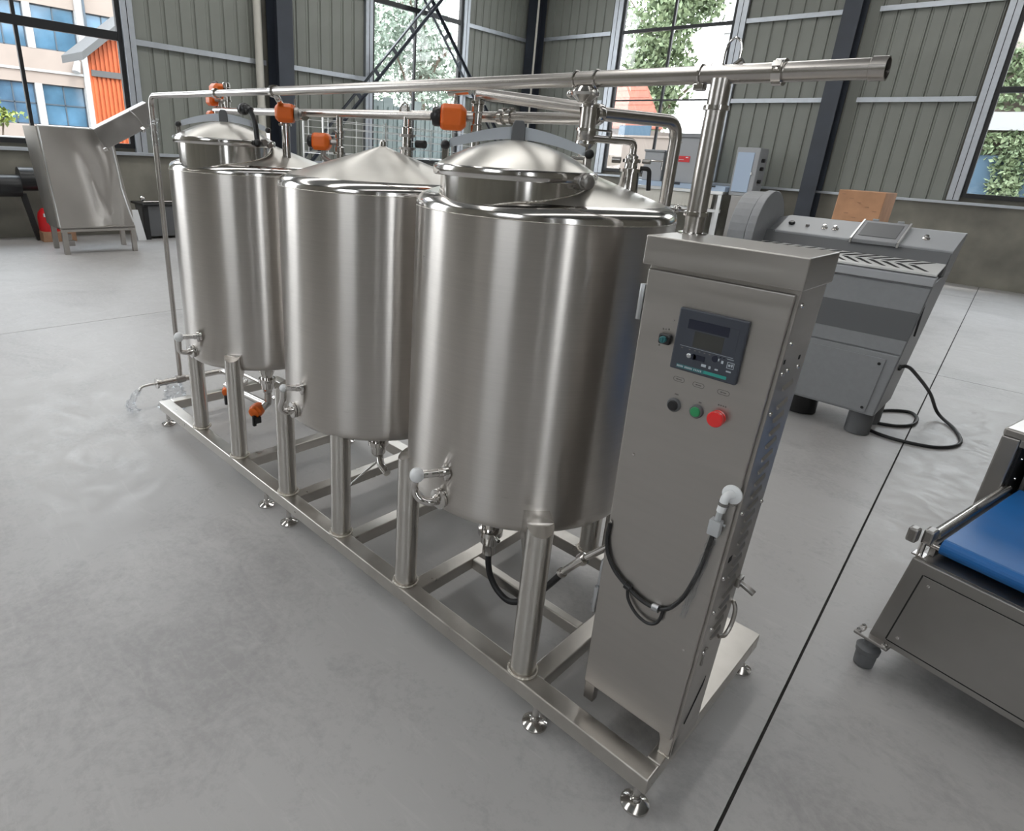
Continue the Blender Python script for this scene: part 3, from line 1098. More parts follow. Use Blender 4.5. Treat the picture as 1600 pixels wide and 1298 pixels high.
def make_tank(k, label):
    tx = TX[k]
    t = inst(me_shell, 'storage_tank', T(tx, TY, 0), unit)
    tag(t, label)
    for me, nm in ((me_sh, 'shoulder_ring'), (me_cone, 'cone_top'), (me_seam, 'seam'), (me_boss, 'apex_boss')):
        inst(me, nm, T(tx, TY, 0), t)
    for x in LEGX[2*k:2*k+2]:
        leg_mesh(tx, x, 0.05).build('leg', M['tube'], t, origin=(x, 0.05, 0.4))
        inst(me_ring, 'weld_ring', T(x, 0.05, 0), t)
    for x in (tx-0.18, tx+0.12):
        leg_mesh(tx, x, 0.806).build('leg', M['tube'], t, origin=(x, 0.806, 0.4))
        inst(me_ring, 'weld_ring', T(x, 0.806, 0), t)
    # level tube on the front
    sp = [((-2.700, -0.031, 0.800), (-2.747, -0.118, 0.797), (-2.766, -0.030, 0.703)),
          ((-1.702, -0.031, 0.822), (-1.735, -0.100, 0.826), (-1.756, -0.030, 0.706)),
          ((-0.834, -0.031, 0.796), (-0.884, -0.118, 0.793), (-0.845, -0.030, 0.697))][k]
    a, c, b = [Vector(p) for p in sp]
    da = (c-a).normalized()
    dn = Vector((b.x-tx, b.y-TY, 0)).normalized()
    mb = MB().cyl(a-da*0.02, c, 0.0135, seg=16)
    mb.lathe([(0.024, -0.012), (0.024, 0.0), (0.031, 0.002), (0.031, 0.012), (0.016, 0.016), (0.016, 0.03), (0.012, 0.032)], 22, a-da*0.004, da)
    mb.lathe([(0.015, 0), (0.015, 0.012)], 6, a+da*0.05, da)
    mb.build('level_tap', M['polish'], t)
    e = b+dn*0.05
    mb = MB()
    mb.tube(smooth_path([c+Vector((0, 0, -0.012)), c+Vector((-0.008, 0.002, -0.05)), (c*0.45+e*0.55)+Vector((-0.012, -0.012, -0.032)), e+Vector((0, 0, 0)), b], 7), 0.0130, 16)
    mb.lathe([(0.024, -0.012), (0.024, 0.0), (0.034, 0.002), (0.035, 0.007), (0.034, 0.012), (0.027, 0.014), (0.034, 0.016), (0.035, 0.022), (0.034, 0.026), (0.018, 0.03), (0.016, 0.045)], 24, b-dn*0.002, dn)
    mb.build('level_tube', M['polish'], t)
    if k != 1:
        cp = MB().sphere(c-da*0.002, 0.024, 1, 1, 1.05, 20, 12)
        cp.lathe([(0.022, 0), (0.016, 0.022)], 16, c, -da)
        cp.build('wrapped_cap', M['white'], t)['label'] = 'white plastic wrapped tap end'
    else:
        MB().sphere(c, 0.016, seg=18, rings=10).build('wrapped_cap', M['white'], t)['label'] = 'white plastic tap end'
    # bottom outlet
    ox, oy = (tx, TY) if k < 2 else (-0.92, 0.33)
    zb = (0.36, 0.42, 0.26)[k]
    mb = MB().lathe([(0.050, 0.60), (0.046, 0.50), (0.036, 0.47), (0.036, 0.415 if k != 2 else 0.33)], 28, (ox, oy, 0))
    z = 0.46 if k != 2 else 0.385
    mb.lathe([(0.036, z-0.030), (0.050, z-0.028), (0.050, z-0.006), (0.036, z-0.004)], 24, (ox, oy, 0))
    mb.lathe([(0.036, z-0.07), (0.036, z-0.03)], 24, (ox, oy, 0))
    mb.lathe([(0.022, zb), (0.026, zb+0.004), (0.026, z-0.085), (0.036, z-0.07)], 24, (ox, oy, 0))
    mb.cyl((ox+0.045, oy-0.02, z-0.017), (ox+0.07, oy-0.03, z-0.017), 0.008, seg=10)
    mb.build('bottom_outlet', M['polish'], t)
    return t


t1 = make_tank(0, 'farthest of the three tanks, with a black handled manway lid')
t2 = make_tank(1, 'middle tank with a plain cone top and no manway')
t3 = make_tank(2, 'nearest and largest looking tank, with a domed manway lid, beside the control cabinet')


def top_z(r):
    """height of the tank top at radius r from its axis"""
    if r < 0.380:
        return 1.785-r/0.38*0.125
    return 1.66-0.045*min(1.0, (r-0.38)/0.04)**2


def manway(t, cx, cy, bar_ang, k, RM, RLID, up=0.0):
    tx = TX[k]
    N = 96
    vs, fs, pts = [], [], []
    for i in range(N):
        a = 2*PI*i/N
        x, y = cx+RM*math.cos(a), cy+RM*math.sin(a)
        z = top_z(math.hypot(x-tx, y-TY))
        vs += [(x, y, z-0.006), (x, y, 1.722+up), (cx+(RM+.004)*math.cos(a), cy+(RM+.004)*math.sin(a), 1.725+up)]
        pts.append((cx+(RM+.0015)*math.cos(a), cy+(RM+.0015)*math.sin(a), z+0.001))
    for i in range(N):
        b = (i+1) % N
        fs += [(3*i, 3*b, 3*b+1, 3*i+1), (3*i+1, 3*b+1, 3*b+2, 3*i+2)]
    MB().add(vs, fs, True).build('manway_neck', M['polish'], t, origin=(cx, cy, 1.66))
    MB().tube(pts, 0.0028, 6, True).build('neck_weld', M['weld'], t)
    z0 = 1.745+up
    MB().lathe([(RLID-0.01, z0-.031), (RLID-0.003, z0-.031), (RLID, z0-.027), (RLID, z0-.006), (RLID-0.003, z0-.001), (RLID-0.012, z0)], 96, (cx, cy, 0), cap=False).build('lid_rim', M['polish'], t, origin=(cx, cy, 1.74))
    prof = [(RLID-0.012, z0)]
    for i in range(1, 15):
        u = i/14
        r = (RLID-0.012)*(1-u)
        prof.append((max(r, 0.0), z0+0.076*(1-(1-u)**1.9)))
    MB().lathe(prof, 96, (cx, cy, 0), cap=False).build('manway_lid', M['cone'], t, origin=(cx, cy, 1.74))
    # arched flat bar standing on edge across the lid
    d = Vector((math.cos(bar_ang), math.sin(bar_ang), 0))
    n = Vector((-d.y, d.x, 0))
    c = Vector((cx, cy, 0))
    vs, fs = [], []
    N = 20
    Lh = RLID-0.045
    for i in range(N+1):
        u = -1+2*i/N
        p = c+d*(u*Lh)
        zt = 1.858+up-0.045*abs(u)**1.6
        zl = zt-0.036+0.012*abs(u)
        for s in (-0.006, 0.006):
            vs.append(p+n*s+Vector((0, 0, zl)))
            vs.append(p+n*s+Vector((0, 0, zt)))
    for i in range(N):
        a = 4*i
        b = a+4
        fs += [(a, b, b+1, a+1), (a+2, a+3, b+3, b+2), (a+1, b+1, b+3, a+3), (a, a+2, b+2, b)]
    fs += [(0, 1, 3, 2), (4*N, 4*N+2, 4*N+3, 4*N+1)]
    MB().add(vs, fs).build('lid_bar', M['alu'], t)
    # lug in the middle of the bar
    lp = c-n*0.012
    MB().prism([lp+d*(-0.02)+Vector((0, 0, 1.815+up)), lp+d*0.02+Vector((0, 0, 1.815+up)), lp+d*0.02+Vector((0, 0, 1.86+up)), lp+d*0.012+Vector((0, 0, 1.874+up)), lp-d*0.012+Vector((0, 0, 1.874+up)), lp-d*0.02+Vector((0, 0, 1.86+up))], (0, 0, 0), -n*0.010).build('lid_lug', M['greydark'], t, 0.003)
    # hinge end and clamp end
    for s in (-1, 1):
        e = c+d*(s*(Lh+0.012))
        MB().box((-0.010, -0.010, 1.73+up), (0.010, 0.010, 1.806+up), Matrix.Translation((e.x, e.y, 0)) @ Matrix.Rotation(bar_ang, 4, 'Z')).build('bar_hinge', M['polish'], t, 0.003)
        MB().sphere((e.x-n.x*0.018, e.y-n.y*0.018, 1.795+up), 0.014, seg=14, rings=8).build('hinge_knob', M['black'], t)


manway(t3, -0.842, 0.195, math.radians(41), 2, 0.222, 0.245)
manway(t1, -2.712, 0.190, math.radians(62), 0, 0.214, 0.238, 0.028)
# T3: dark clamp bolt at the right of the neck
cb = MB().lathe([(0.02, 0), (0.024, 0.004), (0.024, 0.03), (0.014, 0.036)], 8, (-0.618, 0.205, 1.722), (0.9, -0.25, 0))
cb.lathe([(0.017, 0), (0.020, 0.004), (0.020, 0.018), (0.012, 0.024)], 18, (-0.590, 0.196, 1.722), (0.9, -0.25, 0))
cb.box((-0.645, 0.185, 1.705), (-0.605, 0.225, 1.742))
cb.build('clamp_bolt', M['sheet_dark'], t3)
# T1: black lever handle over the lid rim
lv = MB().tube(smooth_path([(-2.585, 0.215, 1.903), (-2.55, 0.225, 1.912), (-2.515, 0.232, 1.895), (-2.485, 0.234, 1.845), (-2.467, 0.232, 1.768)], 6), [0.020]*12+[0.0125]*13, 12)
lv.sphere((-2.56, 0.222, 1.908), 0.028, seg=14, rings=8).sphere((-2.466, 0.230, 1.762), 0.019, seg=14, rings=8)
lv.build('lever_handle', M['black'], t1)['label'] = 'black lever handle over the lid rim'
MB().lathe([(0.012, 0), (0.016, 0.003), (0.016, 0.02)], 8, (-2.465, 0.255, 1.765), (0.9, 0.2, 0)).cyl((-2.47, 0.29, 1.755), (-2.45, 0.29, 1.755), 0.012, seg=10).build('clamp_bolt', M['sheet_dark'], t1)

# ---- top piping
HY, HZ = 0.258, 1.9845


def clamp_mesh(r, wing=True):
    mb = MB().lathe([(r, -0.011), (r+0.007, -0.010), (r+0.007, 0.010), (r, 0.011)], 26)
    if wing:
        mb.lathe([(0.006, 0), (0.006, 0.022)], 8, (r+0.006, -0.01, 0), (0, 1, 0))
        mb.box((r+0.002, -0.006, -0.009), (r+0.014, 0.006, 0.009))
    return mb


def clamp(parent, p, axis, r, spin=0.0, name='pipe_clamp'):
    me = mk(clamp_mesh(r), name, M['polish'])
    q = Vector((0, 0, 1)).rotation_difference(Vector(axis).normalized()).to_matrix().to_4x4()
    return inst(me, name, T(*p) @ q @ Matrix.Rotation(spin, 4, 'Z'), parent)


hd_ = MB()
hd_.cyl((-2.345, HY, HZ), (-0.70, HY, HZ), 0.0188, seg=28)
hd_.cyl((-0.70, HY, HZ), (-0.155, HY, HZ), 0.0207, seg=28)
hd_.lathe([(0.0205, 0), (0.0205, 0.190), (0.0188, 0.190), (0.0188, 0.012), (0.0, 0.012)], 32, (-0.155, HY, HZ), (1, 0, 0), cap=False)
header = hd_.build('header_pipe', M['pipe'], unit, origin=(-1.2, HY, HZ))
header['label'] = 'long straight header pipe with an open right end, above the tanks'
MB().lathe([(0.0207, 0), (0.0232, 0.0015), (0.0232, 0.030), (0.0195, 0.030), (0.0190, 0.0)], 32, (0.018, HY, HZ), (1, 0, 0), cap=False).build('end_ferrule', M['pipe'], header)
clamp(header, (-2.347, HY, HZ), (1, 0, 0), 0.019, 2.2)
clamp(header, (-2.92, HY, HZ), (1, 0, 0), 0.0158, 1.0)
clamp(header, (-0.158, HY, HZ), (1, 0, 0), 0.0207, -2.0)
for x, r in ((-0.70, 0.0215), (-0.633, 0.0215), (-0.339, 0.022)):
    MB().lathe([(r, -0.004), (r+0.003, -0.002), (r+0.003, 0.002), (r, 0.004)], 28, (x, HY, HZ), (1, 0, 0)).build('pipe_ring', M['polish'], header)
MB().box((-0.352, HY-0.012, HZ-0.034), (-0.325, HY+0.012, HZ-0.018)).build('clamp_nut', M['polish'], header, 0.003)
MB().tube(smooth_path([(-0.292, HY, HZ+0.018), (-0.290, HY, HZ+0.055), (-0.274, HY, HZ+0.075), (-0.256, HY, HZ+0.06), (-0.254, HY, HZ+0.022)], 6), 0.0028, 8).cyl((-0.262, HY, HZ+0.016), (-0.246, HY, HZ+0.027), 0.009, seg=12).build('wire_loop', M['polish'], header)

drain = MB().tube(fillet([(-2.345, HY, HZ), (-3.79, HY, HZ), (-3.79, HY, 0.19)], 0.055, 8), 0.0158, 22).build('drain_pipe', M['pipe'], unit, origin=(-3.79, HY, 1.0))
drain['label'] = 'thin pipe turning down at the far left end of the header'

# support pole on the cabinet
pole = MB().cyl((-0.286, 0.254, 1.615), (-0.286, 0.254, HZ-0.01), 0.0245, 0.0235, seg=32).build('support_pole', M['pipe'], unit, origin=(-0.286, 0.254, 1.8))
MB().lathe([(0.036, 1.6165), (0.036, 1.622), (0.026, 1.624)], 32, (-0.286, 0.254, 0)).build('pole_flange', M['polish'], pole)
for z in (1.668, 1.912):
    MB().lathe([(0.0243, z-0.006), (0.030, z-0.005), (0.030, z+0.005), (0.0243, z+0.006)], 32, (-0.286, 0.254, 0)).build('pole_ring', M['polish'], pole)

# riser from the header to the near tank
rx, ry = -0.757, 0.42
riser = MB().lathe([(0.018, 1.69), (0.018, 1.812), (0.030, 1.828), (0.030, 1.862), (0.026, 1.867), (0.026, 1.934), (0.021, 1.938), (0.021, 1.955)], 32, (rx, ry, 0))
riser.tube(smooth_path([(rx, ry, 1.94), (rx+0.03, ry-0.06, 1.962), (-0.67, HY+0.03, 1.972), (-0.667, HY, HZ)], 6), 0.020, 18)
riser = riser.build('riser_pipe', M['pipe'], unit, origin=(rx, ry, 1.8))
for z, r in ((1.933, 0.030), (1.866, 0.034), (1.829, 0.033)):
    MB().lathe([(0.024, z-0.005), (r, z-0.004), (r, z+0.004), (0.024, z+0.005)], 30, (rx, ry, 0)).build('riser_ring', M['polish'], riser)
MB().lathe([(0.025, 0), (0.031, 0.005), (0.031, 0.02), (0.028, 0.024)], 28, (rx+0.008, ry+0.02, 1.912), (0.30, 0.95, 0)).build('side_ferrule', M['polish'], riser)
MB().lathe([(0.019, 1.928), (0.024, 1.934), (0.038, 1.944), (0.040, 1.952), (0.036, 1.958), (0.028, 1.966)], 28, (-0.667, HY, 0)).sphere((-0.707, HY-0.014, 1.948), 0.011, seg=12, rings=8).sphere((-0.628, HY-0.014, 1.950), 0.009, seg=12, rings=8).build('saddle', M['polish'], riser)
MB().cyl((rx-0.02, ry-0.03, 1.775), (rx+0.03, ry-0.03, 1.775), 0.014, seg=14).cyl((rx+0.01, ry-0.02, 1.79), (rx+0.035, ry-0.03, 1.79), 0.01, seg=12).sphere((rx-0.035, ry-0.03, 1.815), 0.011).build('sample_valve', M['polish'], riser)

# transfer pipe: valve stack > riser > elbow > down behind the near tank
tp = MB().tube([(-1.25, 0.45, 1.978), (rx-0.02, ry, 1.926)], 0.0195, 20)
tp.tube(fillet([(rx+0.005, ry+0.02, 1.915), (-0.648, 0.79, 1.918), (-0.648, 0.795, 0.22)], 0.06, 10), 0.0205, 22)
tp = tp.build('transfer_pipe', M['pipe'], unit, origin=(-0.8, 0.6, 1.8))
MB().lathe([(0.0205, -0.002), (0.0215, 0), (0.0205, 0.002)], 22, (-0.648, 0.795, 1.855)).build('pipe_weld', M['weld'], tp)

# return pipe running behind the valves
rp = MB().cyl((-0.83, 0.5, 1.902), (-3.46, 0.5, 1.925), 0.0185, seg=22)
rp = rp.build('return_pipe', M['pipe'], unit, origin=(-2.2, 0.5, 1.91))
for x, r in ((-1.18, 0.0185), (-1.14, 0.0185), (-2.49, 0.0185)):
    clamp(rp, (x, 0.5, 1.905), (1, 0, 0), r, x*3)

# small elbow and spray nozzle on the near tank top
nz = MB().tube(fillet([(rx+0.02, ry, 1.842), (-0.665, 0.555, 1.842), (-0.665, 0.555, 1.80)], 0.028, 8), 0.011, 16)
nz.lathe([(0.033, 1.68), (0.029, 1.752), (0.029, 1.76), (0.020, 1.764), (0.019, 1.80), (0.012, 1.806)], 26, (-0.665, 0.555, 0))
nz = nz.build('spray_nozzle', M['polish'], unit, origin=(-0.665, 0.555, 1.75))
for z, r in ((1.757, 0.036), (1.786, 0.028)):
    MB().lathe([(0.02, z-0.006), (r, z-0.005), (r, z+0.005), (0.02, z+0.006)], 26, (-0.665, 0.555, 0)).build('nozzle_clamp', M['polish'], nz)
MB().cyl((-0.69, 0.53, 1.786), (-0.715, 0.52, 1.786), 0.010, seg=12).cyl((-0.64, 0.58, 1.786), (-0.615, 0.585, 1.786), 0.007, seg=10).build('clamp_knob', M['sheet_dark'], nz)
MB().tube(fillet([(-0.64, 0.57, 1.765), (-0.615, 0.585, 1.765), (-0.61, 0.59, 1.70)], 0.012), 0.007, 10).build('nozzle_hook', M['rubber'], nz)
for pth in ([(-0.62, 0.60, 1.790), (-0.585, 0.605, 1.790), (-0.585, 0.605, 1.765)], [(rx+0.03, ry, 1.866), (-0.70, 0.47, 1.866), (-0.70, 0.47, 1.85)]):
    MB().tube(fillet(pth, 0.002, 3), 0.003, 8).build('vent_wire', M['polish'], nz)
# rail of small tube running off the back of the near tank
MB().tube(smooth_path([(-0.60, 0.63, 1.655), (-0.56, 0.66, 1.648), (-0.53, 0.70, 1.645), (-0.51, 0.74, 1.64)], 5), 0.006, 10).sphere((-0.545, 0.68, 1.650), 0.013).build('air_line', M['polish'], unit)

# nozzle stack on the middle tank
n2 = MB().lathe([(0.026, 1.735), (0.026, 1.775), (0.020, 1.78), (0.020, 1.83), (0.024, 1.833), (0.024, 1.86), (0.017, 1.865), (0.017, 1.91)], 24, (-1.70, 0.5, 0))
n2.tube(smooth_path([(-1.735, 0.49, 1.905), (-1.735, 0.49, 1.935), (-1.71, 0.49, 1.955), (-1.685, 0.49, 1.94), (-1.68, 0.49, 1.905)], 6), 0.004, 8)
n2.box((-1.722, 0.486, 1.915), (-1.69, 0.498, 1.945))
n2 = n2.build('nozzle_stack', M['polish'], unit, origin=(-1.7, 0.5, 1.8))
for z, r in ((1.78, 0.034), (1.83, 0.034)):
    MB().lathe([(0.02, z-0.006), (r, z-0.005), (r, z+0.005), (0.02, z+0.006)], 26, (-1.70, 0.5, 0)).build('stack_clamp', M['sheet_dark'], n2)
MB().cyl((-1.66, 0.52, 1.80), (-1.62, 0.53, 1.80), 0.016, seg=14).build('check_valve', M['black'], n2)


def actuator(p, size, cap_dir, stack, zlo, zhi, rstack=0.017, cap=True, label='orange electric valve actuator'):
    """orange motor housing with a dial on its end, beside a vertical valve stack"""
    s = size
    d = Vector(cap_dir).normalized()
    side = Vector((-d.y, d.x, 0)).normalized()
    c = Vector(p)
    z = c.z

    def w(a, b, h):          # a along the axis away from the cap, b sideways, h up
        return c-d*a+side*b+Vector((0, 0, h))
    h = s*0.48
    ch = s*0.20
    rings = []
    for a, k in ((-s*.50, .80), (-s*.42, 1.0), (s*.30, 1.0), (s*.50, .62)):
        rings.append([w(a, b*k, hh*k) for b, hh in ((-h+ch, -h), (h-ch, -h), (h, -h+ch), (h, h-ch), (h-ch, h), (-h+ch, h), (-h, h-ch), (-h, -h+ch))])
    vs = [q for r in rings for q in r]
    fs = [tuple(range(8)), tuple(range(24, 32))]
    for r in range(3):
        for i in range(8):
            j = (i+1) % 8
            fs.append((r*8+i, r*8+j, r*8+8+j, r*8+8+i))
    o = MB().add(vs, fs).build('valve_actuator', M['orange'], unit, 0.004, 2)
    o['label'] = label
    if cap:
        MB().lathe([(s*.34, 0), (s*.37, s*.06), (s*.37, s*.26), (s*.31, s*.34), (s*.14, s*.35), (s*.12, s*.42), (0, s*.42)], 24, c+d*(s/2), d).build('dial_cap', M['black'], o)
    sx_, sy_ = stack
    st = MB().lathe([(rstack, zlo), (rstack, z-s*.55), (rstack*1.3, z-s*.5), (rstack*1.3, z-s*.25), (rstack, z-s*.2), (rstack, z+s*.2), (rstack*1.3, z+s*.25), (rstack*1.3, z+s*.5), (rstack, z+s*.55), (rstack, zhi)], 22, (sx_, sy_, 0))
    st.build('valve_body', M['polish'], o)
    for zz in (z-s*.58, z+s*.58):
        if zlo < zz < zhi:
            MB().lathe([(rstack, zz-.006), (rstack+.010, zz-.005), (rstack+.010, zz+.005), (rstack, zz+.006)], 22, (sx_, sy_, 0)).cyl((sx_, sy_-rstack-.004, zz), (sx_+.012, sy_-rstack-.022, zz), .006, seg=10).build('valve_clamp', M['polish'], o)
    MB().cyl(c-d*(s*.45), (sx_, sy_, z), 0.012, seg=12).build('valve_stem', M['sheet_dark'], o)
    return o


v = actuator((-1.325, 0.40, 1.895), 0.092, (-0.75, -0.66, 0), (-1.255, 0.45), 1.70, 1.995)
MB().cyl((-1.34, 0.42, 1.94), (-1.34, 0.42, 1.975), 0.007, seg=10).cyl((-1.375, 0.42, 1.98), (-1.28, 0.43, 1.985), 0.013, seg=14).build('hand_lever', M['polish'], v)
v = actuator((-2.490, 0.395, 1.905), 0.088, (0.65, 0.76, 0), (-2.545, 0.43), 1.70, 1.90, 0.020, False, 'orange valve actuator under the header above the far tank')
MB().lathe([(0.02, 0), (0.03, 0.004), (0.03, 0.02), (0.015, 0.025), (0.015, 0.035)], 20, (-2.461, 0.429, 1.905), (0.65, 0.76, 0)).build('dial_cap', M['sheet_dark'], v)
MB().tube(smooth_path([(-2.335, HY, HZ-0.005), (-2.345, HY+0.02, 1.955), (-2.47, 0.36, 1.95), (-2.53, 0.41, 1.93)], 6), 0.014, 14).cyl((-2.50, 0.46, 1.93), (-2.50, 0.46, 1.975), 0.005, seg=8).build('drop_elbow', M['polish'], v)
v = actuator((-2.255, 0.45, 1.787), 0.080, (-0.8, -0.6, 0), (-2.185, 0.5), 1.64, 1.91, 0.016, True, 'lower orange valve actuator between far and middle tanks')
MB().tube(smooth_path([(-2.26, 0.46, 1.75), (-2.26, 0.46, 1.72), (-2.22, 0.47, 1.70)], 5), 0.012, 10).build('drain_nipple', M['sheet_dark'], v)
v = actuator((-3.40, 0.50, 2.028), 0.085, (-1, 0, 0), (-3.34, 0.52), 1.80, 2.02, 0.016, False, 'orange actuator behind the header at the far left')
MB().tube(smooth_path([(-3.48, 0.50, 2.03), (-3.47, 0.50, 2.07), (-3.42, 0.50, 2.075), (-3.40, 0.50, 2.06)], 5), 0.007, 8).build('cable_loop', M['rubber'], v)
actuator((-3.52, 0.52, 1.985), 0.07, (-1, 0, 0), (-3.46, 0.54), 1.85, 1.97, 0.014, False, 'small orange actuator below the header at the far left')
actuator((-3.50, 0.50, 1.895), 0.06, (-1, 0, 0), (-3.43, 0.5), 1.80, 1.91, 0.014, True, 'small orange actuator just above the far tank lid')

# ---- bottom piping
bp_ = MB().tube(fillet([(-2.78, TY, 0.40), (-2.78, TY, 0.275), (-3.34, TY, 0.235)], 0.05), 0.022, 18)
bp_.tube([(-2.78, TY, 0.30), (-2.80, TY-0.03, 0.262)], 0.022, 16)
bp_.tube(fillet([(-3.34, TY, 0.235), (-3.40, 0.56, 0.20), (-3.79, 0.56, 0.17), (-3.79, 0.10, 0.172)], 0.05), 0.021, 18)
bp_.tube([(-3.30, 0.60, 0.22), (-3.76, 0.60, 0.20)], 0.012, 14)
bp_ = bp_.build('bottom_pipe', M['pipe'], unit, origin=(-3.3, TY, 0.25))
MB().lathe([(0.019, -0.03), (0.028, -0.028), (0.030, 0.0), (0.028, 0.028), (0.019, 0.03)], 20, (-3.79, HY, 0.175), (0, 1, 0)).build('drain_tee', M['sheet_dark'], bp_)
MB().lathe([(0.020, 0), (0.036, 0.003), (0.036, 0.014), (0.020, 0.018), (0.020, 0.06)], 20, (-3.79, 0.09, 0.172), (0, 1, 0)).build('end_flange', M['polish'], bp_)
MB().tube(smooth_path([(-3.79, 0.10, 0.172), (-3.79, 0.05, 0.174), (-3.79, 0.0, 0.168), (-3.79, -0.025, 0.145)], 6), 0.009, 12).build('drain_spout', M['polish'], bp_)
for p, ax, lb in (((-2.815, TY-0.05, 0.255), (0.45, -0.85, -0.2), 'round orange valve dial below the far tank'), ((-3.33, 0.40, 0.205), (0.6, -0.7, -0.2), 'round orange valve dial behind the far front leg')):
    d = Vector(ax).normalized()
    o = MB().lathe([(0.030, -0.03), (0.036, -0.02), (0.042, 0.0), (0.042, 0.03), (0.036, 0.036), (0.034, 0.05), (0.028, 0.054), (0, 0.056)], 26, p, d).build('valve_dial', M['orange'], unit)
    o['label'] = lb
    pp = Vector(p)
    MB().box((pp.x+0.02, pp.y-0.05, pp.z-0.07), (pp.x+0.055, pp.y-0.01, pp.z-0.03)).box((pp.x+0.03, pp.y-0.06, pp.z-0.085), (pp.x+0.05, pp.y-0.04, pp.z-0.02)).build('cable_gland', M['black'], o, 0.004)

sh = MB().tube(smooth_path([(-1.7117, TY, 0.43), (-1.70, TY, 0.38), (-1.66, 0.36, 0.345), (-1.60, 0.35, 0.33)], 6), 0.018, 14)
sh.tube(smooth_path([(-1.69, TY, 0.36), (-1.73, 0.33, 0.30), (-1.78, 0.27, 0.22), (-1.80, 0.2, 0.17)], 6), 0.006, 10)
sh.build('sample_tube', M['polish'], unit)
dh = MB().tube(smooth_path([(-0.92, 0.33, 0.27), (-0.915, 0.33, 0.21), (-0.895, 0.33, 0.155), (-0.848, 0.33, 0.112), (-0.78, 0.33, 0.105), (-0.69, 0.33, 0.18), (-0.62, 0.33, 0.28), (-0.555, 0.33, 0.39)], 7), 0.0125, 16).build('drain_hose', M['rubber'], unit)
dh['label'] = 'black hose looping under the nearest tank'
ha = (0.065, 0, 0.085)
MB().tube([(-0.575, 0.33, 0.36), (-0.495, 0.33, 0.47)], 0.0138, 18).lathe([(0.013, -0.008), (0.019, -0.006), (0.019, 0.006), (0.013, 0.008)], 18, (-0.568, 0.33, 0.37), ha).lathe([(0.014, -0.01), (0.022, -0.008), (0.022, 0.014), (0.014, 0.018)], 18, (-0.495, 0.33, 0.47), ha).tube([(-0.495, 0.33, 0.47), (-0.38, 0.33, 0.60)], 0.012, 14).build('hose_coupling', M['polish'], dh)
pm = MB().cyl((-0.46, 0.60, 0.30), (-0.36, 0.66, 0.30), 0.07, seg=24).cyl((-0.50, 0.58, 0.30), (-0.46, 0.60, 0.30), 0.05, seg=24).box((-0.52, 0.55, ZT), (-0.34, 0.70, 0.19))
pm.build('pump', M['sheet_dark'], unit)

# ---- control cabinet
def cxl(z):
    return -0.2937-0.0187*(z-ZT)/1.39


def cxr(z):
    return 0.0081+0.0307*(z-ZT)/1.39


CF, CBK = 0.110, 0.286
zb0, zt0 = 0.232, 1.551
cab = MB()
cab.hexa([(cxl(zb0), CF, zb0), (cxr(zb0), CF, zb0), (cxr(zb0), CBK, zb0), (cxl(zb0), CBK, zb0),
          (cxl(zt0), CF, zt0), (cxr(zt0), CF, zt0), (cxr(zt0), CBK, zt0), (cxl(zt0), CBK, zt0)])
cab = cab.build('control_cabinet', M['sheet'], unit, 0.003, origin=(-0.13, 0.2, 0.9))
cab['label'] = 'narrow upright control cabinet with a display, three buttons and a side louver row'
dd = 0.012
mb = MB()
zd0, zd1 = 0.236, 1.540
mb.hexa([(cxl(zd0)+0.002, CF-dd, zd0), (cxr(zd0)-0.008, CF-dd, zd0), (cxr(zd0)-0.008, CF-0.001, zd0), (cxl(zd0)+0.002, CF-0.001, zd0),
         (cxl(zd1)+0.002, CF-dd, zd1), (cxr(zd1)-0.008, CF-dd, zd1), (cxr(zd1)-0.008, CF-0.001, zd1), (cxl(zd1)+0.002, CF-0.001, zd1)])
mb.build('cabinet_door', M['sheet'], cab, 0.004, 3, origin=(-0.13, 0.1, 0.9))
ov = 0.008
MB().box((cxl(zt0)-ov, CF-0.027, 1.5505), (cxr(zt0)+ov, CBK+0.004, 1.6195)).build('cabinet_cover', M['sheet'], cab, 0.003, origin=(-0.13, 0.2, 1.58))
MB().box((cxl(ZT), CF, ZT), (cxl(ZT)+0.034, CF+0.03, 0.234)).build('cabinet_leg', M['sheet'], cab, 0.002)
MB().prism([(cxr(ZT)-0.036, CF, ZT), (cxr(ZT), CF, ZT), (cxr(zb0), CF, 0.234), (cxr(zb0)-0.050, CF, 0.234), (cxr(ZT)-0.040, CF, 0.206)], (0, 0, 0), (0, 0.04, 0)).build('cabinet_leg', M['sheet'], cab, 0.002)
MB().hexa([(cxr(ZT)-0.004, CF, ZT), (cxr(ZT), CF, ZT), (cxr(ZT), CBK, ZT), (cxr(ZT)-0.004, CBK, ZT), (cxr(zb0)-0.004, CF, 0.234), (cxr(zb0), CF, 0.234), (cxr(zb0), CBK, 0.234), (cxr(zb0)-0.004, CBK, 0.234)]).build('side_skirt', M['sheet'], cab)
MB().tube([(cxr(ZT)-0.036, CF-0.001, ZT+0.003), (cxr(ZT)-0.001, CF-0.001, ZT+0.003)], 0.004, 8).build('weld_bead', M['weld'], cab)
YD = CF-dd     # door face
for z in (1.455, 0.545):
    x = cxl(z)
    MB().cyl((x-0.006, YD+0.004, z-0.045), (x-0.006, YD+0.004, z+0.045), 0.0075, seg=14).box((x-0.006, YD+0.004, z-0.045), (x+0.002, YD+0.03, z+0.045)).build('hinge', M['zinc'], cab, 0.001)
MB().box((cxl(0.6)-0.010, CF-0.002, 0.50), (cxl(0.6)-0.001, CF+0.03, 0.68)).cyl((cxl(0.55)-0.022, CF+0.01, 0.52), (cxl(0.55), CF+0.01, 0.52), 0.014, seg=14).build('hinge_plate', M['zinc'], cab, 0.002)
# display panel
hx, hz, hw, hh = -0.1245, 1.391, 0.163, 0.151


def hp(u, v, y):
    return (hx+u*hw/2, YD-y, hz+v*hh/2)


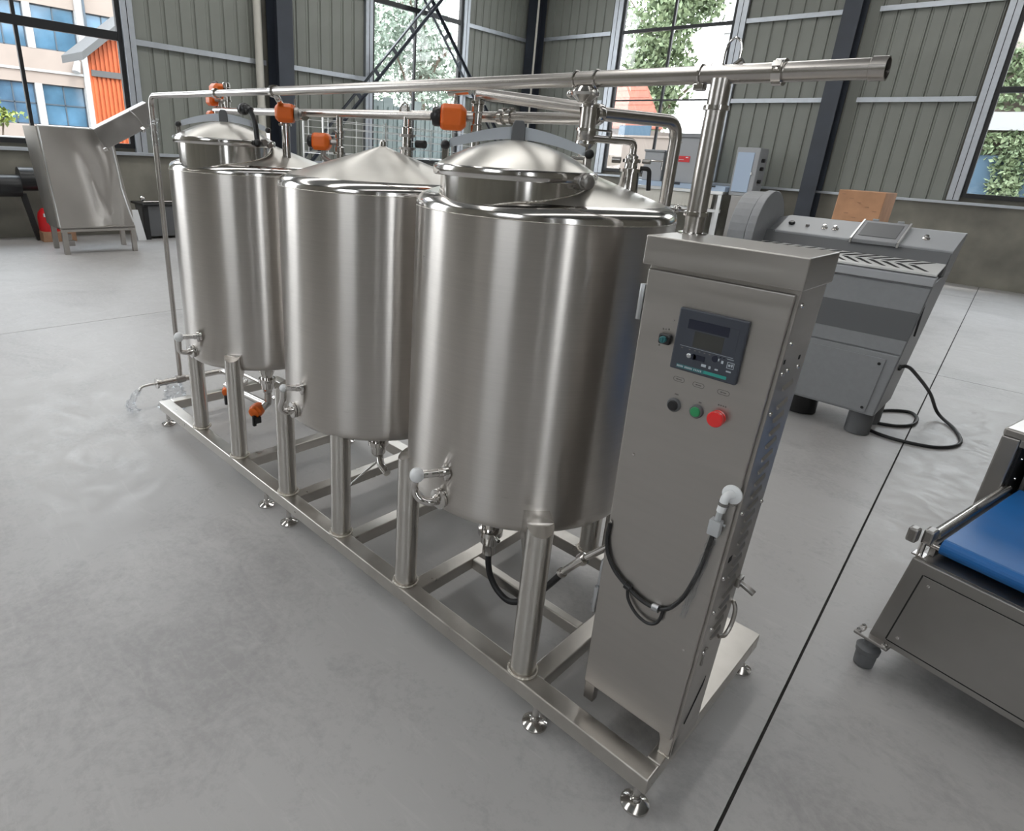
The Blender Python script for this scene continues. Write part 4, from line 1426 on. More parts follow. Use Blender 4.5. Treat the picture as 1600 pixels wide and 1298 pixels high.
def hbox(u0, u1, v0, v1, y0, y1, name, m, bevel=0.0):
    a, b = hp(u0, v0, y1), hp(u1, v1, y0)
    return MB().box(a, b).build(name, m, cab, bevel)


hbox(-1, 1, -1, 1, -0.001, 0.012, 'panel_bezel', M['hmi'], 0.004)['label'] = 'slate blue display panel housing'
hbox(-0.80, 0.80, -0.80, 0.70, 0.0121, 0.0126, 'panel_face', M['hmi'])
hbox(-0.66, 0.54, 0.40, 0.70, 0.0127, 0.0131, 'panel_window', M['hmidark'])
hbox(-0.42, 0.44, -0.14, 0.36, 0.0127, 0.0131, 'panel_display', M['lcd'])
hbox(-0.78, 0.78, -0.185, -0.175, 0.0127, 0.0131, 'panel_line', M['mark'])
hbox(-0.78, 0.06, -0.91, -0.79, 0.0127, 0.0131, 'panel_strip', M['hmiteal'])
hbox(0.06, 0.72, -0.89, -0.79, 0.0127, 0.0132, 'panel_strip', M['teallight'])
MB().lathe([(0.0058, 0), (0.0058, 0.0035), (0.0045, 0.0045), (0, 0.0045)], 18, hp(-0.45, -0.44, 0.0126), (0, -1, 0)).build('panel_key', M['zinc'], cab)
MB().cyl(hp(-0.32, -0.45, 0.0128), hp(-0.32, -0.45, 0.014), 0.0072, seg=20).box(hp(-0.32, -0.53, 0.014), hp(0.02, -0.36, 0.0128)).build('panel_slider', M['hmidark'], cab)
MB().cyl(hp(0.30, -0.34, 0.0128), hp(0.30, -0.34, 0.0136), 0.0075, seg=20).build('panel_key', M['hmidark'], cab)
for (u, v, w, h) in ((0.40, -0.34, .05, .075), (0.52, -0.38, .06, .09), (0.02, -0.64, .14, .085), (0.20, -0.65, .06, .09), (0.40, -0.66, .09, .05), (0.74, -0.62, .14, .045), (0.72, -0.24, .2, .015)):
    hbox(u-w/2, u+w/2, v-h/2, v+h/2, 0.0127, 0.0132, 'panel_mark', M['mark'])
for (u0, u1, v0, v1) in ((0.66, 0.86, -0.34, -0.325), (0.66, 0.86, -0.52, -0.505), (0.66, 0.675, -0.52, -0.325), (0.845, 0.86, -0.52, -0.325), (0.70, 0.76, -0.46, -0.39), (0.78, 0.82, -0.46, -0.37)):
    hbox(u0, u1, v0, v1, 0.0127, 0.0132, 'panel_mark', M['mark'])
k = 0
for u in (-0.76, -0.72, -0.68, -0.64, -0.60, -0.52, -0.48, -0.44, -0.40, -0.36, -0.32, -0.24, -0.19, -0.14, -0.09, -0.04):
    k += 1
    hbox(u, u+0.026, -0.875 if k % 2 else -0.88, -0.82, 0.0131, 0.0134, 'panel_letter', M['mark'])
for u in (-0.74, -0.5, -0.34, -0.2, -0.05, 0.1, 0.3, 0.42, 0.52, 0.60):
    hbox(u, u+0.05, -0.265, -0.235, 0.0127, 0.013, 'panel_mark', M['hmidark'] if u > 0.2 else M['engrave'])

# selector switch left of the panel
MB().box((-0.247, YD-0.014, 1.367), (-0.216, YD, 1.393)).build('selector_switch', M['black'], cab, 0.005, 3)
MB().lathe([(0.0085, 0), (0.0085, 0.006), (0.007, 0.008), (0, 0.008)], 20, (-0.232, YD-0.0138, 1.38), (0, -1, 0)).box((-0.234, YD-0.025, 1.374), (-0.230, YD-0.0215, 1.386)).build('selector_knob', M['hmiteal'], cab)
for (x, z) in ((-0.243, 1.402), (-0.236, 1.403), (-0.229, 1.404), (-0.222, 1.428), (-0.247, 1.36)):
    MB().lathe([(0.0026, 0), (0.0018, 0.0012), (0, 0.0014)], 10, (x, YD, z), (0, -1, 0)).build('dot', M['engrave'] if z < 1.42 else M['polish'], cab)


def button(x, z, r, depth, m, ringm, label, name='push_button'):
    ring = MB().lathe([(r+0.0035, 0), (r+0.0035, 0.004), (r+0.001, 0.0075), (r-0.002, 0.0075)], 32, (x, YD, z), (0, -1, 0)).build('button_ring', ringm, cab)
    b = MB().lathe([(r-0.001, 0.002), (r-0.001, depth-0.003), (r-0.003, depth-0.0005), (r-0.006, depth), (0, depth)], 32, (x, YD, z), (0, -1, 0)).build(name, m, cab)
    b['label'] = label
    return b


button(-0.1795, 1.2215, 0.0145, 0.013, M['black'], M['greydark'], 'black push button')
button(-0.1215, 1.2235, 0.0138, 0.012, M['green'], M['greydark'], 'green push button')
b = MB().lathe([(0.012, 0), (0.012, 0.008), (0.0185, 0.009), (0.0195, 0.012), (0.0195, 0.019), (0.0175, 0.0215), (0.010, 0.0228), (0, 0.023)], 36, (-0.0685, YD, 1.225), (0, -1, 0)).build('emergency_button', M['redbtn'], cab)
b['label'] = 'red mushroom emergency button'
MB().lathe([(0.0185, 0), (0.0185, 0.004), (0.013, 0.006)], 30, (-0.0685, YD, 1.225), (0, -1, 0)).build('button_ring', M['redbtn'], cab)
for (x, z) in ((-0.180, 1.2885), (-0.130, 1.2885), (-0.069, 1.2885)):
    pts = []
    for i in range(40):
        t = 2*PI*i/40
        px = 0.0085*(1 if math.cos(t) > 0 else -1)+0.0055*math.cos(t)
        pts.append((x+px, YD-0.0004, z+0.0055*math.sin(t)))
    MB().tube(pts, 0.0006, 6, True).box((x-0.007, YD-0.0008, z-0.0012), (x-0.002, YD+0.0002, z+0.0012)).box((x-0.001, YD-0.0008, z-0.0012), (x+0.007, YD+0.0002, z+0.0008)).build('label_plate', M['engrave'], cab)
for (x, z, w) in ((-0.178, 1.2495, 0.010), (-0.117, 1.2475, 0.007), (-0.064, 1.2565, 0.022)):
    for i in range(4):
        MB().box((x-w/2+i*w/4, YD-0.0006, z-0.0018), (x-w/2+(i+.7)*w/4, YD+0.0002, z+0.0018)).build('button_letter', M['engrave'], cab)

# cable elbow on the door, its pipe and the black cable
ex, ez = 0.001, 1.048
eb = MB().lathe([(0.024, 0), (0.024, 0.004), (0.019, 0.007), (0.013, 0.008)], 26, (ex+0.004, YD, ez+0.002), (0, -1, 0))
eb.tube(fillet([(ex+0.006, YD-0.004, ez+0.004), (ex-0.002, YD-0.026, ez+0.004), (ex-0.006, YD-0.024, ez-0.040)], 0.02, 8), 0.0105, 16)
eb.build('cable_elbow', M['white'], cab)['label'] = 'white elbow fitting'
MB().lathe([(0.0125, -0.004), (0.0125, 0.004)], 18, (ex-0.004, YD-0.024, ez-0.018), (0.05, 0, 1)).build('elbow_band', M['engrave'], cab)
MB().tube([(ex-0.006, YD-0.022, ez-0.038), (ex-0.012, YD-0.016, ez-0.078)], 0.0075, 12).box((ex-0.026, YD-0.028, ez-0.112), (ex+0.002, YD-0.006, ez-0.070)).box((ex-0.002, YD-0.012, ez-0.084), (ex+0.009, YD-0.008, ez-0.078)).build('cable_bracket', M['greyplastic'], cab, 0.003)
cpts = [(-0.293, YD-0.006, 0.818), (-0.294, YD-0.007, 0.775), (-0.283, YD-0.008, 0.725), (-0.252, YD-0.008, 0.682), (-0.206, YD-0.008, 0.655), (-0.160, YD-0.008, 0.637), (-0.115, YD-0.008, 0.638), (-0.080, YD-0.008, 0.660), (-0.052, YD-0.008, 0.712), (-0.035, YD-0.009, 0.775), (-0.022, YD-0.010, 0.845), (-0.013, YD-0.012, 0.935)]
cb_ = MB().tube(smooth_path(cpts, 7), 0.0055, 12).tube(smooth_path([(-0.206, YD-0.008, 0.652), (-0.196, YD-0.010, 0.618), (-0.165, YD-0.011, 0.588), (-0.128, YD-0.011, 0.580), (-0.102, YD-0.010, 0.600), (-0.093, YD-0.009, 0.645)], 7), 0.0045, 12).build('door_cable', M['rubber'], cab)
cb_['label'] = 'black cable hanging in a curve on the door'
for p, r in (((-0.206, YD-0.008, 0.655), 0.010), ((-0.115, YD-0.009, 0.640), 0.011)):
    MB().lathe([(0.0065, -0.010), (r, -0.009), (r, 0.009), (0.0065, 0.010)], 16, p, (1, 0, -0.2 if p[0] < -0.15 else 0.15)).build('cable_clip', M['zinc'] if p[0] > -0.15 else M['black'], cab)
for p in ((-0.292, YD-0.003, 0.826), (-0.292, YD-0.002, 0.735), (0.015, YD, 1.023), (-0.262, YD, 1.05), (-0.02, YD, 0.555)):
    MB().lathe([(0.004, 0), (0.0035, 0.0025), (0, 0.004)], 12, p, (0, -1, 0)).build('bolt', M['polish'], cab)

# right side: louvers, bolts, slots, grip
lme = None
for i in range(22):
    z = 1.318-0.0345*i
    if i > 0:
        z -= 0.012
    x = cxr(z)
    if lme is None:
        mb = MB()
        # pressed louver: wedge opening downwards
        mb.add([(0, -0.032, -0.006), (0, 0.032, -0.006), (0, 0.036, 0.006), (0, -0.036, 0.006), (0.0055, -0.028, -0.005), (0.0055, 0.028, -0.005), (0.0045, 0.030, -0.001), (0.0045, -0.030, -0.001)],
               [(0, 1, 5, 4), (4, 5, 6, 7), (7, 6, 2, 3), (0, 4, 7, 3), (1, 2, 6, 5), (0, 3, 2, 1)])
        lme = mk(mb, 'vent_louver', M['tub'], 0.0015)
    inst(lme, 'vent_louver', T(x, 0.198, z) @ Matrix.Rotation(0.12, 4, 'X'), cab)
bme = mk(MB().lathe([(0.0062, 0), (0.0055, 0.003), (0.002, 0.0052), (0, 0.0055)], 14, (0, 0, 0), (1, 0, 0)), 'bolt', M['polish'])
for y, z in ((0.130, 1.515), (0.130, 1.43), (0.128, 1.36), (0.160, 1.362), (0.235, 1.357), (0.128, 1.262), (0.128, 0.995), (0.270, 0.975), (0.128, 0.80), (0.128, 0.69), (0.150, 0.62), (0.140, 0.545)):
    inst(bme, 'bolt', T(cxr(z)+0.0005, y, z), cab)
for (y0, y1, z0, z1) in ((0.120, 0.128, 1.383, 1.393), (0.225, 0.236, 1.375, 1.385), (0.133, 0.152, 0.845, 0.86)):
    MB().box((cxr(z0)-0.002, y0, z0), (cxr(z0)+0.0012, y1, z1)).build('slot', M['slot'], cab)
MB().tube(smooth_path([(cxr(0.53)+0.001, 0.150, 0.495), (cxr(0.53)+0.001, 0.150, 0.545), (cxr(.53)+0.004, 0.156, 0.553), (cxr(.53)+0.001, 0.162, 0.545)], 5), 0.0028, 8).build('hook', M['sheet_dark'], cab)
zs_ = 0.345
MB().hexa([(cxr(zs_)-0.002, 0.150, 0.27), (cxr(zs_)+0.0012, 0.150, 0.27), (cxr(zs_)+0.0012, 0.165, 0.285), (cxr(zs_)-0.002, 0.165, 0.285), (cxr(zs_)-0.002, 0.230, 0.365), (cxr(zs_)+0.0022, 0.230, 0.365), (cxr(zs_)+0.0022, 0.236, 0.395), (cxr(zs_)-0.002, 0.236, 0.395)]).build('slot', M['slot'], cab)
MB().box((cxr(0.72), 0.255, 0.706), (cxr(0.72)+0.012, 0.285, 0.735)).cyl((cxr(0.72)+0.008, 0.268, 0.72), (cxr(0.72)+0.050, 0.268, 0.705), 0.009, seg=14).build('side_latch', M['sheet_dark'], cab, 0.002)
gp = [(cxr(.6)+0.002, 0.235, 0.545), (cxr(.6)+0.012, 0.255, 0.545), (cxr(.6)+0.016, 0.275, 0.575), (cxr(.6)+0.014, 0.282, 0.62), (cxr(.6)+0.004, 0.280, 0.645)]
MB().tube(smooth_path(gp, 6), 0.006, 10).build('grip', M['sheet'], cab)

# ---- clear plastic film left on the unit


def film(name, pts, r, label, seed, wr=0.35):
    g = random.Random(seed)
    path = smooth_path(pts, 6)
    mb = MB()
    seg = 16
    vs, fs = [], []
    for k, p in enumerate(path):
        rr = r[0]+(r[1]-r[0])*k/(len(path)-1)
        for i in range(seg):
            t = 2*PI*i/seg
            q = rr*(1+wr*(g.random()-0.5)*2)
            vs.append((p.x+q*math.cos(t), p.y+q*math.sin(t), p.z+0.3*q*(g.random()-0.5)))
    for k in range(len(path)-1):
        for i in range(seg):
            j = (i+1) % seg
            fs.append((k*seg+i, k*seg+j, (k+1)*seg+j, (k+1)*seg+i))
    mb.add(vs, fs, False)
    o = mb.build('plastic_wrap', M['plastic'])
    tag(o, label, 'plastic wrap', 'clear plastic film left on the cleaning unit')
    return o


film('f', [(-3.79, HY, 1.86), (-3.79, HY, 1.80), (-3.785, HY, 1.74), (-3.79, HY, 1.70)], (0.028, 0.024), 'crumpled clear plastic wrapped round the thin pipe below its top elbow', 2)
film('f', [(-3.79, 0.21, 0.155), (-3.77, 0.20, 0.10), (-3.74, 0.19, 0.04), (-3.74, 0.17, 0.006)], (0.045, 0.085), 'crumpled clear plastic bag hanging from the pipe tee at the far skid corner', 3)
film('f', [(-3.79, -0.02, 0.155), (-3.80, -0.05, 0.11), (-3.81, -0.08, 0.05), (-3.78, -0.06, 0.012)], (0.016, 0.032), 'small torn plastic scrap hanging from the drain spout', 4, 0.5)
film('f', [(-0.008, YD-0.018, 0.94), (-0.016, YD-0.016, 0.88), (-0.028, YD-0.014, 0.76), (-0.040, YD-0.012, 0.66)], (0.009, 0.007), 'thin strip of clear film hanging from the cabinet door elbow', 5, 0.5)


# ================================================================== GREY MACHINE
gm = empty('deboning_machine', (-0.9, 4.0, 0))
tag(gm, 'grey floor standing processing machine with a chevron slotted top and round side hood', 'machine')
# body: side profile in (y, z); it flares a little to the right at the top
GX0, GXB, GXT = -1.62, -0.262, -0.165


def gxr(z):
    return GXB+(GXT-GXB)*(z-0.19)/1.0


def gquad(pr, x0, inset=0.0):
    """prism over profile pr with the right end following the flare"""
    n = len(pr)
    vs = [(x0, y, z) for y, z in pr]+[(gxr(z)-inset, y, z) for y, z in pr]
    fs = [tuple(reversed(range(n))), tuple(range(n, 2*n))]+[(i, (i+1) % n, n+(i+1) % n, n+i) for i in range(n)]
    return MB().add(vs, fs)


gquad([(3.765, 0.19), (3.765, 1.165), (3.90, 1.185), (4.30, 1.20), (4.30, 0.19)], GX0).build('body', M['greypaint'], gm, 0.004)
gquad([(3.75, 0.186), (3.75, 0.652), (3.765, 0.652), (3.765, 0.186)], GX0, 0.004).build('lower_panel', M['greypaint'], gm, 0.006)
gquad([(3.752, 0.664), (3.752, 0.764), (3.765, 0.764), (3.765, 0.664)], GX0, 0.004).build('front_panel', M['greypaint'], gm, 0.002)
gquad([(3.7515, 0.7645), (3.7515, 0.962), (3.765, 0.962), (3.765, 0.7645)], GX0, 0.006).build('dark_stripe', M['greydark'], gm)
gquad([(3.752, 0.9625), (3.752, 1.135), (3.765, 1.135), (3.765, 0.9625)], GX0, 0.004).build('front_panel', M['greypaint'], gm, 0.002)
# rounded service cover on the lower panel
MB().hexa([(-1.55, 3.742, 0.20), (-0.32, 3.742, 0.20), (-0.32, 3.75, 0.20), (-1.55, 3.75, 0.20), (-1.55, 3.742, 0.615), (-0.29, 3.742, 0.615), (-0.29, 3.75, 0.615), (-1.55, 3.75, 0.615)]).build('service_cover', M['greypaint'], gm, 0.012, 3)
for x, z in ((-0.325, 0.575), (-0.345, 0.235)):
    MB().lathe([(0.011, 0), (0.009, 0.004), (0, 0.005)], 14, (x, 3.741, z), (0, -1, 0)).build('screw', M['black'], gm)
gquad([(3.735, 1.150), (3.735, 1.205), (3.76, 1.215), (3.80, 1.215), (3.80, 1.150)], GX0, 0.0).build('front_lip', M['greylight'], gm, 0.004)
gquad([(3.738, 1.217), (3.738, 1.232), (3.955, 1.285), (3.955, 1.270)], GX0, 0.004).build('chevron_plate', M['whiteplate'], gm, 0.002)


def plate_z(y):
    return 1.232+(y-3.738)*(1.285-1.232)/(3.955-3.738)+0.0012


n = 15
for k in range(n):
    xc = -0.315-0.082*k
    ym = 3.865
    for s in (-1, 1):
        y1 = ym+s*0.010
        y2 = ym+(0.082 if s > 0 else -0.098)
        w = 0.042
        sl = 0.115
        MB().hexa([(xc-w, y1, plate_z(y1)-.003), (xc, y1, plate_z(y1)-.003), (xc+sl*.85, y2, plate_z(y2)-.003), (xc+sl-w*1.0, y2, plate_z(y2)-.003),
                   (xc-w, y1, plate_z(y1)), (xc, y1, plate_z(y1)), (xc+sl*.85, y2, plate_z(y2)), (xc+sl-w*1.0, y2, plate_z(y2))]).build('chevron_slot', M['slot'], gm)
gquad([(3.955, 1.20), (3.955, 1.285), (3.985, 1.372), (4.04, 1.372), (4.04, 1.20)], GX0, 0.004).build('riser_panel', M['greydark'], gm, 0.003)
gquad([(3.975, 1.370), (3.983, 1.376), (4.235, 1.478), (4.30, 1.478), (4.30, 1.19), (4.04, 1.19)], -1.30, 0.0).build('control_panel', M['greylight'], gm, 0.004)
MB().hexa([(-1.42, 3.98, 1.30), (-1.30, 3.98, 1.372), (-1.30, 4.30, 1.19), (-1.42, 4.30, 1.19), (-1.42, 3.99, 1.32), (-1.30, 3.985, 1.376), (-1.30, 4.235, 1.478), (-1.42, 4.235, 1.44)]).build('panel_end', M['greypaint'], gm, 0.004)


def pan(x, y):
    return (x, y, 1.376+(y-3.983)*(1.478-1.376)/(4.235-3.983))


pn = Vector((0, -0.102, 0.252)).normalized()
for x, y in ((-0.985, 4.09), (-0.910, 4.09), (-0.335, 4.10)):
    MB().lathe([(0.024, 0), (0.022, 0.005), (0.013, 0.007), (0.015, 0.022), (0.011, 0.027), (0, 0.028)], 18, pan(x, y), pn).build('control_knob', M['polish'], gm)
MB().lathe([(0.022, 0), (0.024, 0.012), (0.018, 0.02), (0, 0.021)], 16, pan(-1.225, 4.10), pn).build('socket', M['black'], gm)
MB().box((-1.115, 4.075, 1.405), (-1.095, 4.10, 1.432)).build('label_mark', M['engrave'], gm)
sc = MB()
sc.hexa([(-0.755, 3.955, 1.352), (-0.47, 3.955, 1.352), (-0.47, 4.225, 1.47), (-0.755, 4.225, 1.47), (-0.755, 3.948, 1.380), (-0.47, 3.948, 1.380), (-0.47, 4.215, 1.503), (-0.755, 4.215, 1.503)])
sc = sc.build('display_hood', M['greypaint'], gm, 0.006)
sc['label'] = 'hinged grey screen cover'
for x in (-0.760, -0.465):
    MB().hexa([(x-.006, 3.944, 1.350), (x+.006, 3.944, 1.350), (x+.006, 4.23, 1.472), (x-.006, 4.23, 1.472), (x-.006, 3.941, 1.384), (x+.006, 3.941, 1.384), (x+.006, 4.222, 1.509), (x-.006, 4.222, 1.509)]).build('hood_edge', M['palesteel'], sc)
MB().hexa([(-0.73, 4.0, 1.405), (-0.495, 4.0, 1.405), (-0.495, 4.18, 1.488), (-0.73, 4.18, 1.488), (-0.73, 3.998, 1.4065), (-0.495, 3.998, 1.4065), (-0.495, 4.178, 1.4895), (-0.73, 4.178, 1.4895)]).build('screen', M['greydark'], sc)
for x in (-0.69, -0.53):
    MB().box((x-.02, 4.215, 1.49), (x+.02, 4.235, 1.515)).build('hood_hinge', M['greylight'], sc, 0.003)
# round hood at the left end: arch profile in (y, z)
arch = [(3.70, 1.20), (3.715, 1.262)]
for i in range(15):
    t = PI*0.97-PI*0.80*i/14
    arch.append((4.03+0.315*math.cos(t), 1.325+0.335*math.sin(t)))
arch += [(4.335, 1.36), (4.335, 1.20)]
n = len(arch)
for x0, x1, m_, sc_ in ((-1.57, -1.432, M['greypaint'], 0.97), (-1.429, -1.365, M['greypaint'], 1.0)):
    vs = [(x0, 4.02+(y-4.02)*sc_, 1.2+(z-1.2)*sc_) for y, z in arch]+[(x1, 4.02+(y-4.02)*sc_, 1.2+(z-1.2)*sc_) for y, z in arch]
    MB().add(vs, [tuple(reversed(range(n))), tuple(range(n, 2*n))]+[(i, (i+1) % n, n+(i+1) % n, n+i) for i in range(n)]).build('side_hood', m_, gm, 0.006)
MB().box((-1.63, 3.66, 1.20), (-1.52, 3.72, 1.285)).build('hood_latch', M['black'], gm, 0.006)
MB().sphere((-1.645, 3.67, 1.275), 0.016).build('latch_knob', M['polish'], gm)
MB().lathe([(0.078, 0.0), (0.084, 0.004), (0.084, 0.19)], 30, (-0.355, 3.88, 0)).build('leg', M['greydark'], gm)
MB().lathe([(0.078, 0.0), (0.084, 0.004), (0.084, 0.19)], 30, (-1.45, 3.88, 0)).build('leg', M['greydark'], gm)
MB().lathe([(0.078, 0.0), (0.084, 0.004), (0.084, 0.19)], 30, (-0.355, 4.20, 0)).build('leg', M['greydark'], gm)
MB().lathe([(0.078, 0.0), (0.084, 0.004), (0.084, 0.19)], 30, (-1.45, 4.20, 0)).build('leg', M['greydark'], gm)
MB().cyl((-0.80, 4.0, 0.006), (-0.80, 4.0, 0.19), 0.12, seg=28).build('base_drum', M['black'], gm)
MB().box((gxr(.9)+0.0005, 3.80, 0.80), (gxr(.9)+0.012, 3.815, 1.10)).build('side_slot', M['black'], gm)
pc = MB().tube(smooth_path([(-0.225, 3.93, 0.54), (-0.19, 3.98, 0.545), (-0.15, 4.15, 0.47), (-0.06, 4.55, 0.25), (0.02, 4.75, 0.05), (0.17, 4.55, 0.013), (0.235, 4.25, 0.012), (0.13, 4.02, 0.012), (-0.08, 3.93, 0.012), (-0.26, 3.95, 0.012), (-0.36, 4.05, 0.012)], 9), 0.0125, 12)
pc.tube(smooth_path([(-0.30, 4.17, 0.012), (-0.16, 4.25, 0.012), (-0.08, 4.40, 0.013), (-0.09, 4.60, 0.013), (-0.16, 4.70, 0.013), (-0.28, 4.60, 0.013), (-0.36, 4.45, 0.013)], 9), 0.0125, 12)
pc = pc.build('power_cable', M['rubber'], gm)
pc['label'] = 'black power cable looped on the floor'
MB().lathe([(0.022, 0), (0.022, 0.012), (0.014, 0.02)], 16, (gxr(.54)-0.002, 3.915, 0.54), (1, 0.2, 0)).build('cable_gland', M['black'], gm)

# ================================================================== CONVEYOR MACHINE (right foreground)
cm = empty('conveyor_machine', (0.283, 1.215, 0), math.radians(-12))
tag(cm, 'low stainless steel machine with a blue conveyor belt at the right edge', 'machine')
RMX = Matrix.Translation((0.283, 1.215, 0)) @ Matrix.Rotation(math.radians(-12), 4, 'Z')


def rb(a, b, name, m, bev=0.0, parent=cm):
    return MB().box(a, b, RMX).build(name, m, parent, bev)


def rhex(p, name, m, bev=0.0, parent=cm):
    return MB().hexa([RMX @ Vector(q) for q in p]).build(name, m, parent, bev)


def rcyl(a, b, r, name, m, parent=cm, seg=24):
    return MB().cyl(RMX @ Vector(a), RMX @ Vector(b), r, seg=seg).build(name, m, parent)


RW_, RD_ = 1.25, 1.65
rhex([(0, 0, 0.13), (RW_, 0, 0.13), (RW_, RD_, 0.13), (0, RD_, 0.13), (0.035, 0.035, 0.50), (RW_, 0.035, 0.50), (RW_, RD_-.03, 0.50), (0.035, RD_-.03, 0.50)], 'base_body', M['sheet_dark'], 0.004)
# proud border round the recessed side panel
def fr(u, v):
    """front face point: u along, v up 0..1"""
    return Vector((0.035*v+u, 0.035*v, 0.13+0.37*v))


def fpanel(u0, u1, v0, v1, d0, d1, name, m, bev=0.0):
    p = []
    for d in (d0, d1):
        pass
    q = [fr(u0, v0), fr(u1, v0), fr(u1, v1), fr(u0, v1)]
    nrm = Vector((0, -0.37, 0.035)).normalized()
    vs = [RMX @ (x+nrm*d0) for x in q]+[RMX @ (x+nrm*d1) for x in q]
    return MB().hexa(vs).build(name, m, cm, bev)


fpanel(0.055, RW_, 0.075, 0.875, 0.0, 0.0025, 'side_panel', M['sheet_dark'], 0.001)
fpanel(0.050, 0.055, 0.07, 0.88, 0.0, 0.0012, 'panel_gap', M['slot'])
fpanel(0.055, RW_, 0.875, 0.885, 0.0, 0.0012, 'panel_gap', M['slot'])
fpanel(0.055, RW_, 0.062, 0.075, 0.0, 0.0012, 'panel_gap', M['slot'])
for u, v in ((0.082, 0.80), (0.082, 0.15)):
    p = RMX @ (fr(u, v)+Vector((0, -0.002, 0)))
    MB().lathe([(0.0065, 0), (0.0055, 0.003), (0, 0.004)], 14, p, RMX.to_3x3() @ Vector((0, -1, 0.09))).build('screw', M['polish'], cm)
rb((0.05, 0.05, 0.5005), (RW_, 0.70, 0.503), 'top_plate', M['sheet_dark'])
# belt on its end roller
belt = []
b0, b1, zc, rr = 0.115, 0.88, 0.553, 0.030
sec = [(b1, zc+rr)]
for i in range(11):
    t = PI/2+PI*i/10
    sec.append((b0+rr*math.cos(t), zc+rr*math.sin(t)))
sec.append((b1, zc-rr))
n = len(sec)
vs = [RMX @ Vector((0.085, y, z)) for y, z in sec]+[RMX @ Vector((RW_, y, z)) for y, z in sec]
mb = MB().add(vs, [tuple(reversed(range(n))), tuple(range(n, 2*n))]+[(i, (i+1) % n, n+(i+1) % n, n+i) for i in range(n)])
bo = mb.build('conveyor_belt', M['blue'], cm, 0.002)
bo['label'] = 'blue conveyor belt'
rcyl((0.050, 0.13, 0.575), (0.050, 0.86, 0.575), 0.018, 'guide_tube', M['tube'])
rb((0.055, 0.10, 0.503), (0.075, 0.86, 0.56), 'belt_side', M['sheet_dark'], 0.002)
rcyl((0.025, 0.105, 0.545), (0.085, 0.105, 0.545), 0.011, 'roller_shaft', M['polish'])
for a in (-0.012, 0.026):
    rb((a, 0.045 if a < .02 else 0.080, 0.545), (a+0.034, 0.085 if a < .02 else 0.135, 0.602), 'belt_tensioner', M['sheet_dark'], 0.008)
rcyl((0.040, 0.075, 0.502), (0.040, 0.075, 0.555), 0.010, 'tensioner_bolt', M['polish'])
rb((0.02, 0.055, 0.5005), (0.062, 0.10, 0.507), 'tensioner_foot', M['polish'], 0.002)
# cutting head
TH, TB0, TB1 = 0.80, 0.84, 1.55
rhex([(-0.03, TB0-0.02, 0.42), (0.035, TB0-0.02, 0.42), (0.035, TB1, 0.42), (-0.03, TB1, 0.42), (-0.03, TB0+0.0, TH), (0.035, TB0+0.0, TH), (0.035, TB1, TH), (-0.03, TB1, TH)], 'head_side', M['sheet_dark'], 0.006)
rb((-0.03, TB0, TH), (RW_, TB1, TH+0.035), 'head_top', M['sheet'], 0.008)
rb((0.035, TB0, TH-0.03), (RW_, TB0+0.02, TH+0.002), 'head_lintel', M['sheet_dark'], 0.003)
rb((0.035, TB0+0.30, 0.503), (RW_, TB1-0.01, TH-0.002), 'head_inner', M['slot'])
rb((0.0355, TB0+0.02, 0.51), (0.045, TB0+0.30, TH-0.03), 'head_dark_sheet', M['slot'])  # black sheet paints the dark inside of the head
for y, z in ((TB0+0.08, 0.70), (TB0+0.10, 0.60)):
    p = RMX @ Vector((0.045, y, z))
    MB().lathe([(0.009, 0), (0.008, 0.005), (0, 0.006)], 14, p, RMX.to_3x3() @ Vector((1, 0, 0))).build('screw', M['polish'], cm)
rcyl((0.10, TB0+0.14, 0.715), (RW_, TB0+0.14, 0.715), 0.030, 'press_roller', M['rubber'])
rcyl((0.13, TB0+0.16, 0.765), (RW_, TB0+0.16, 0.765), 0.012, 'roller_rod', M['palesteel'])
rb((0.07, TB0+0.10, 0.54), (0.085, TB0+0.24, 0.78), 'roller_bracket', M['sheet_dark'], 0.002)
rcyl((0.10, TB0+0.10, 0.635), (0.18, TB0+0.10, 0.635), 0.040, 'blade_hub', M['palesteel'])
for k in range(14):
    a = 0.195+0.045*k
    rcyl((a, TB0+0.10, 0.635), (a+0.016, TB0+0.10, 0.635), 0.041, 'slitting_blade', M['polish'])
rcyl((0.10, TB0+0.10, 0.635), (RW_, TB0+0.10, 0.635), 0.026, 'blade_shaft', M['sheet_dark'])
# adjustable corner feet
for (a, b) in ((-0.005, -0.01), (-0.005, RD_-0.03), (RW_-0.1, 0.0), (RW_-0.1, RD_-0.03)):
    f = rb((a-0.035, b-0.025, 0.128), (a+0.085, b+0.045, 0.140), 'foot_plate', M['sheet_dark'], 0.004)
    p = RMX @ Vector((a+0.02, b+0.01, 0))
    MB().lathe([(0.026, 0.0), (0.034, 0.006), (0.036, 0.05), (0.030, 0.06), (0.040, 0.064), (0.042, 0.085), (0.034, 0.092), (0.022, 0.1), (0.022, 0.128)], 24, p).build('rubber_foot', M['greydark'], f)
    for (u, v) in ((-0.022, 0.03), (-0.022, -0.012), (0.07, 0.03), (0.07, -0.012)):
        q = RMX @ Vector((a+u, b+v, 0.140))
        MB().lathe([(0.009, 0), (0.009, 0.008), (0.005, 0.012), (0, 0.012)], 6, q).build('bolt', M['polish'], f)

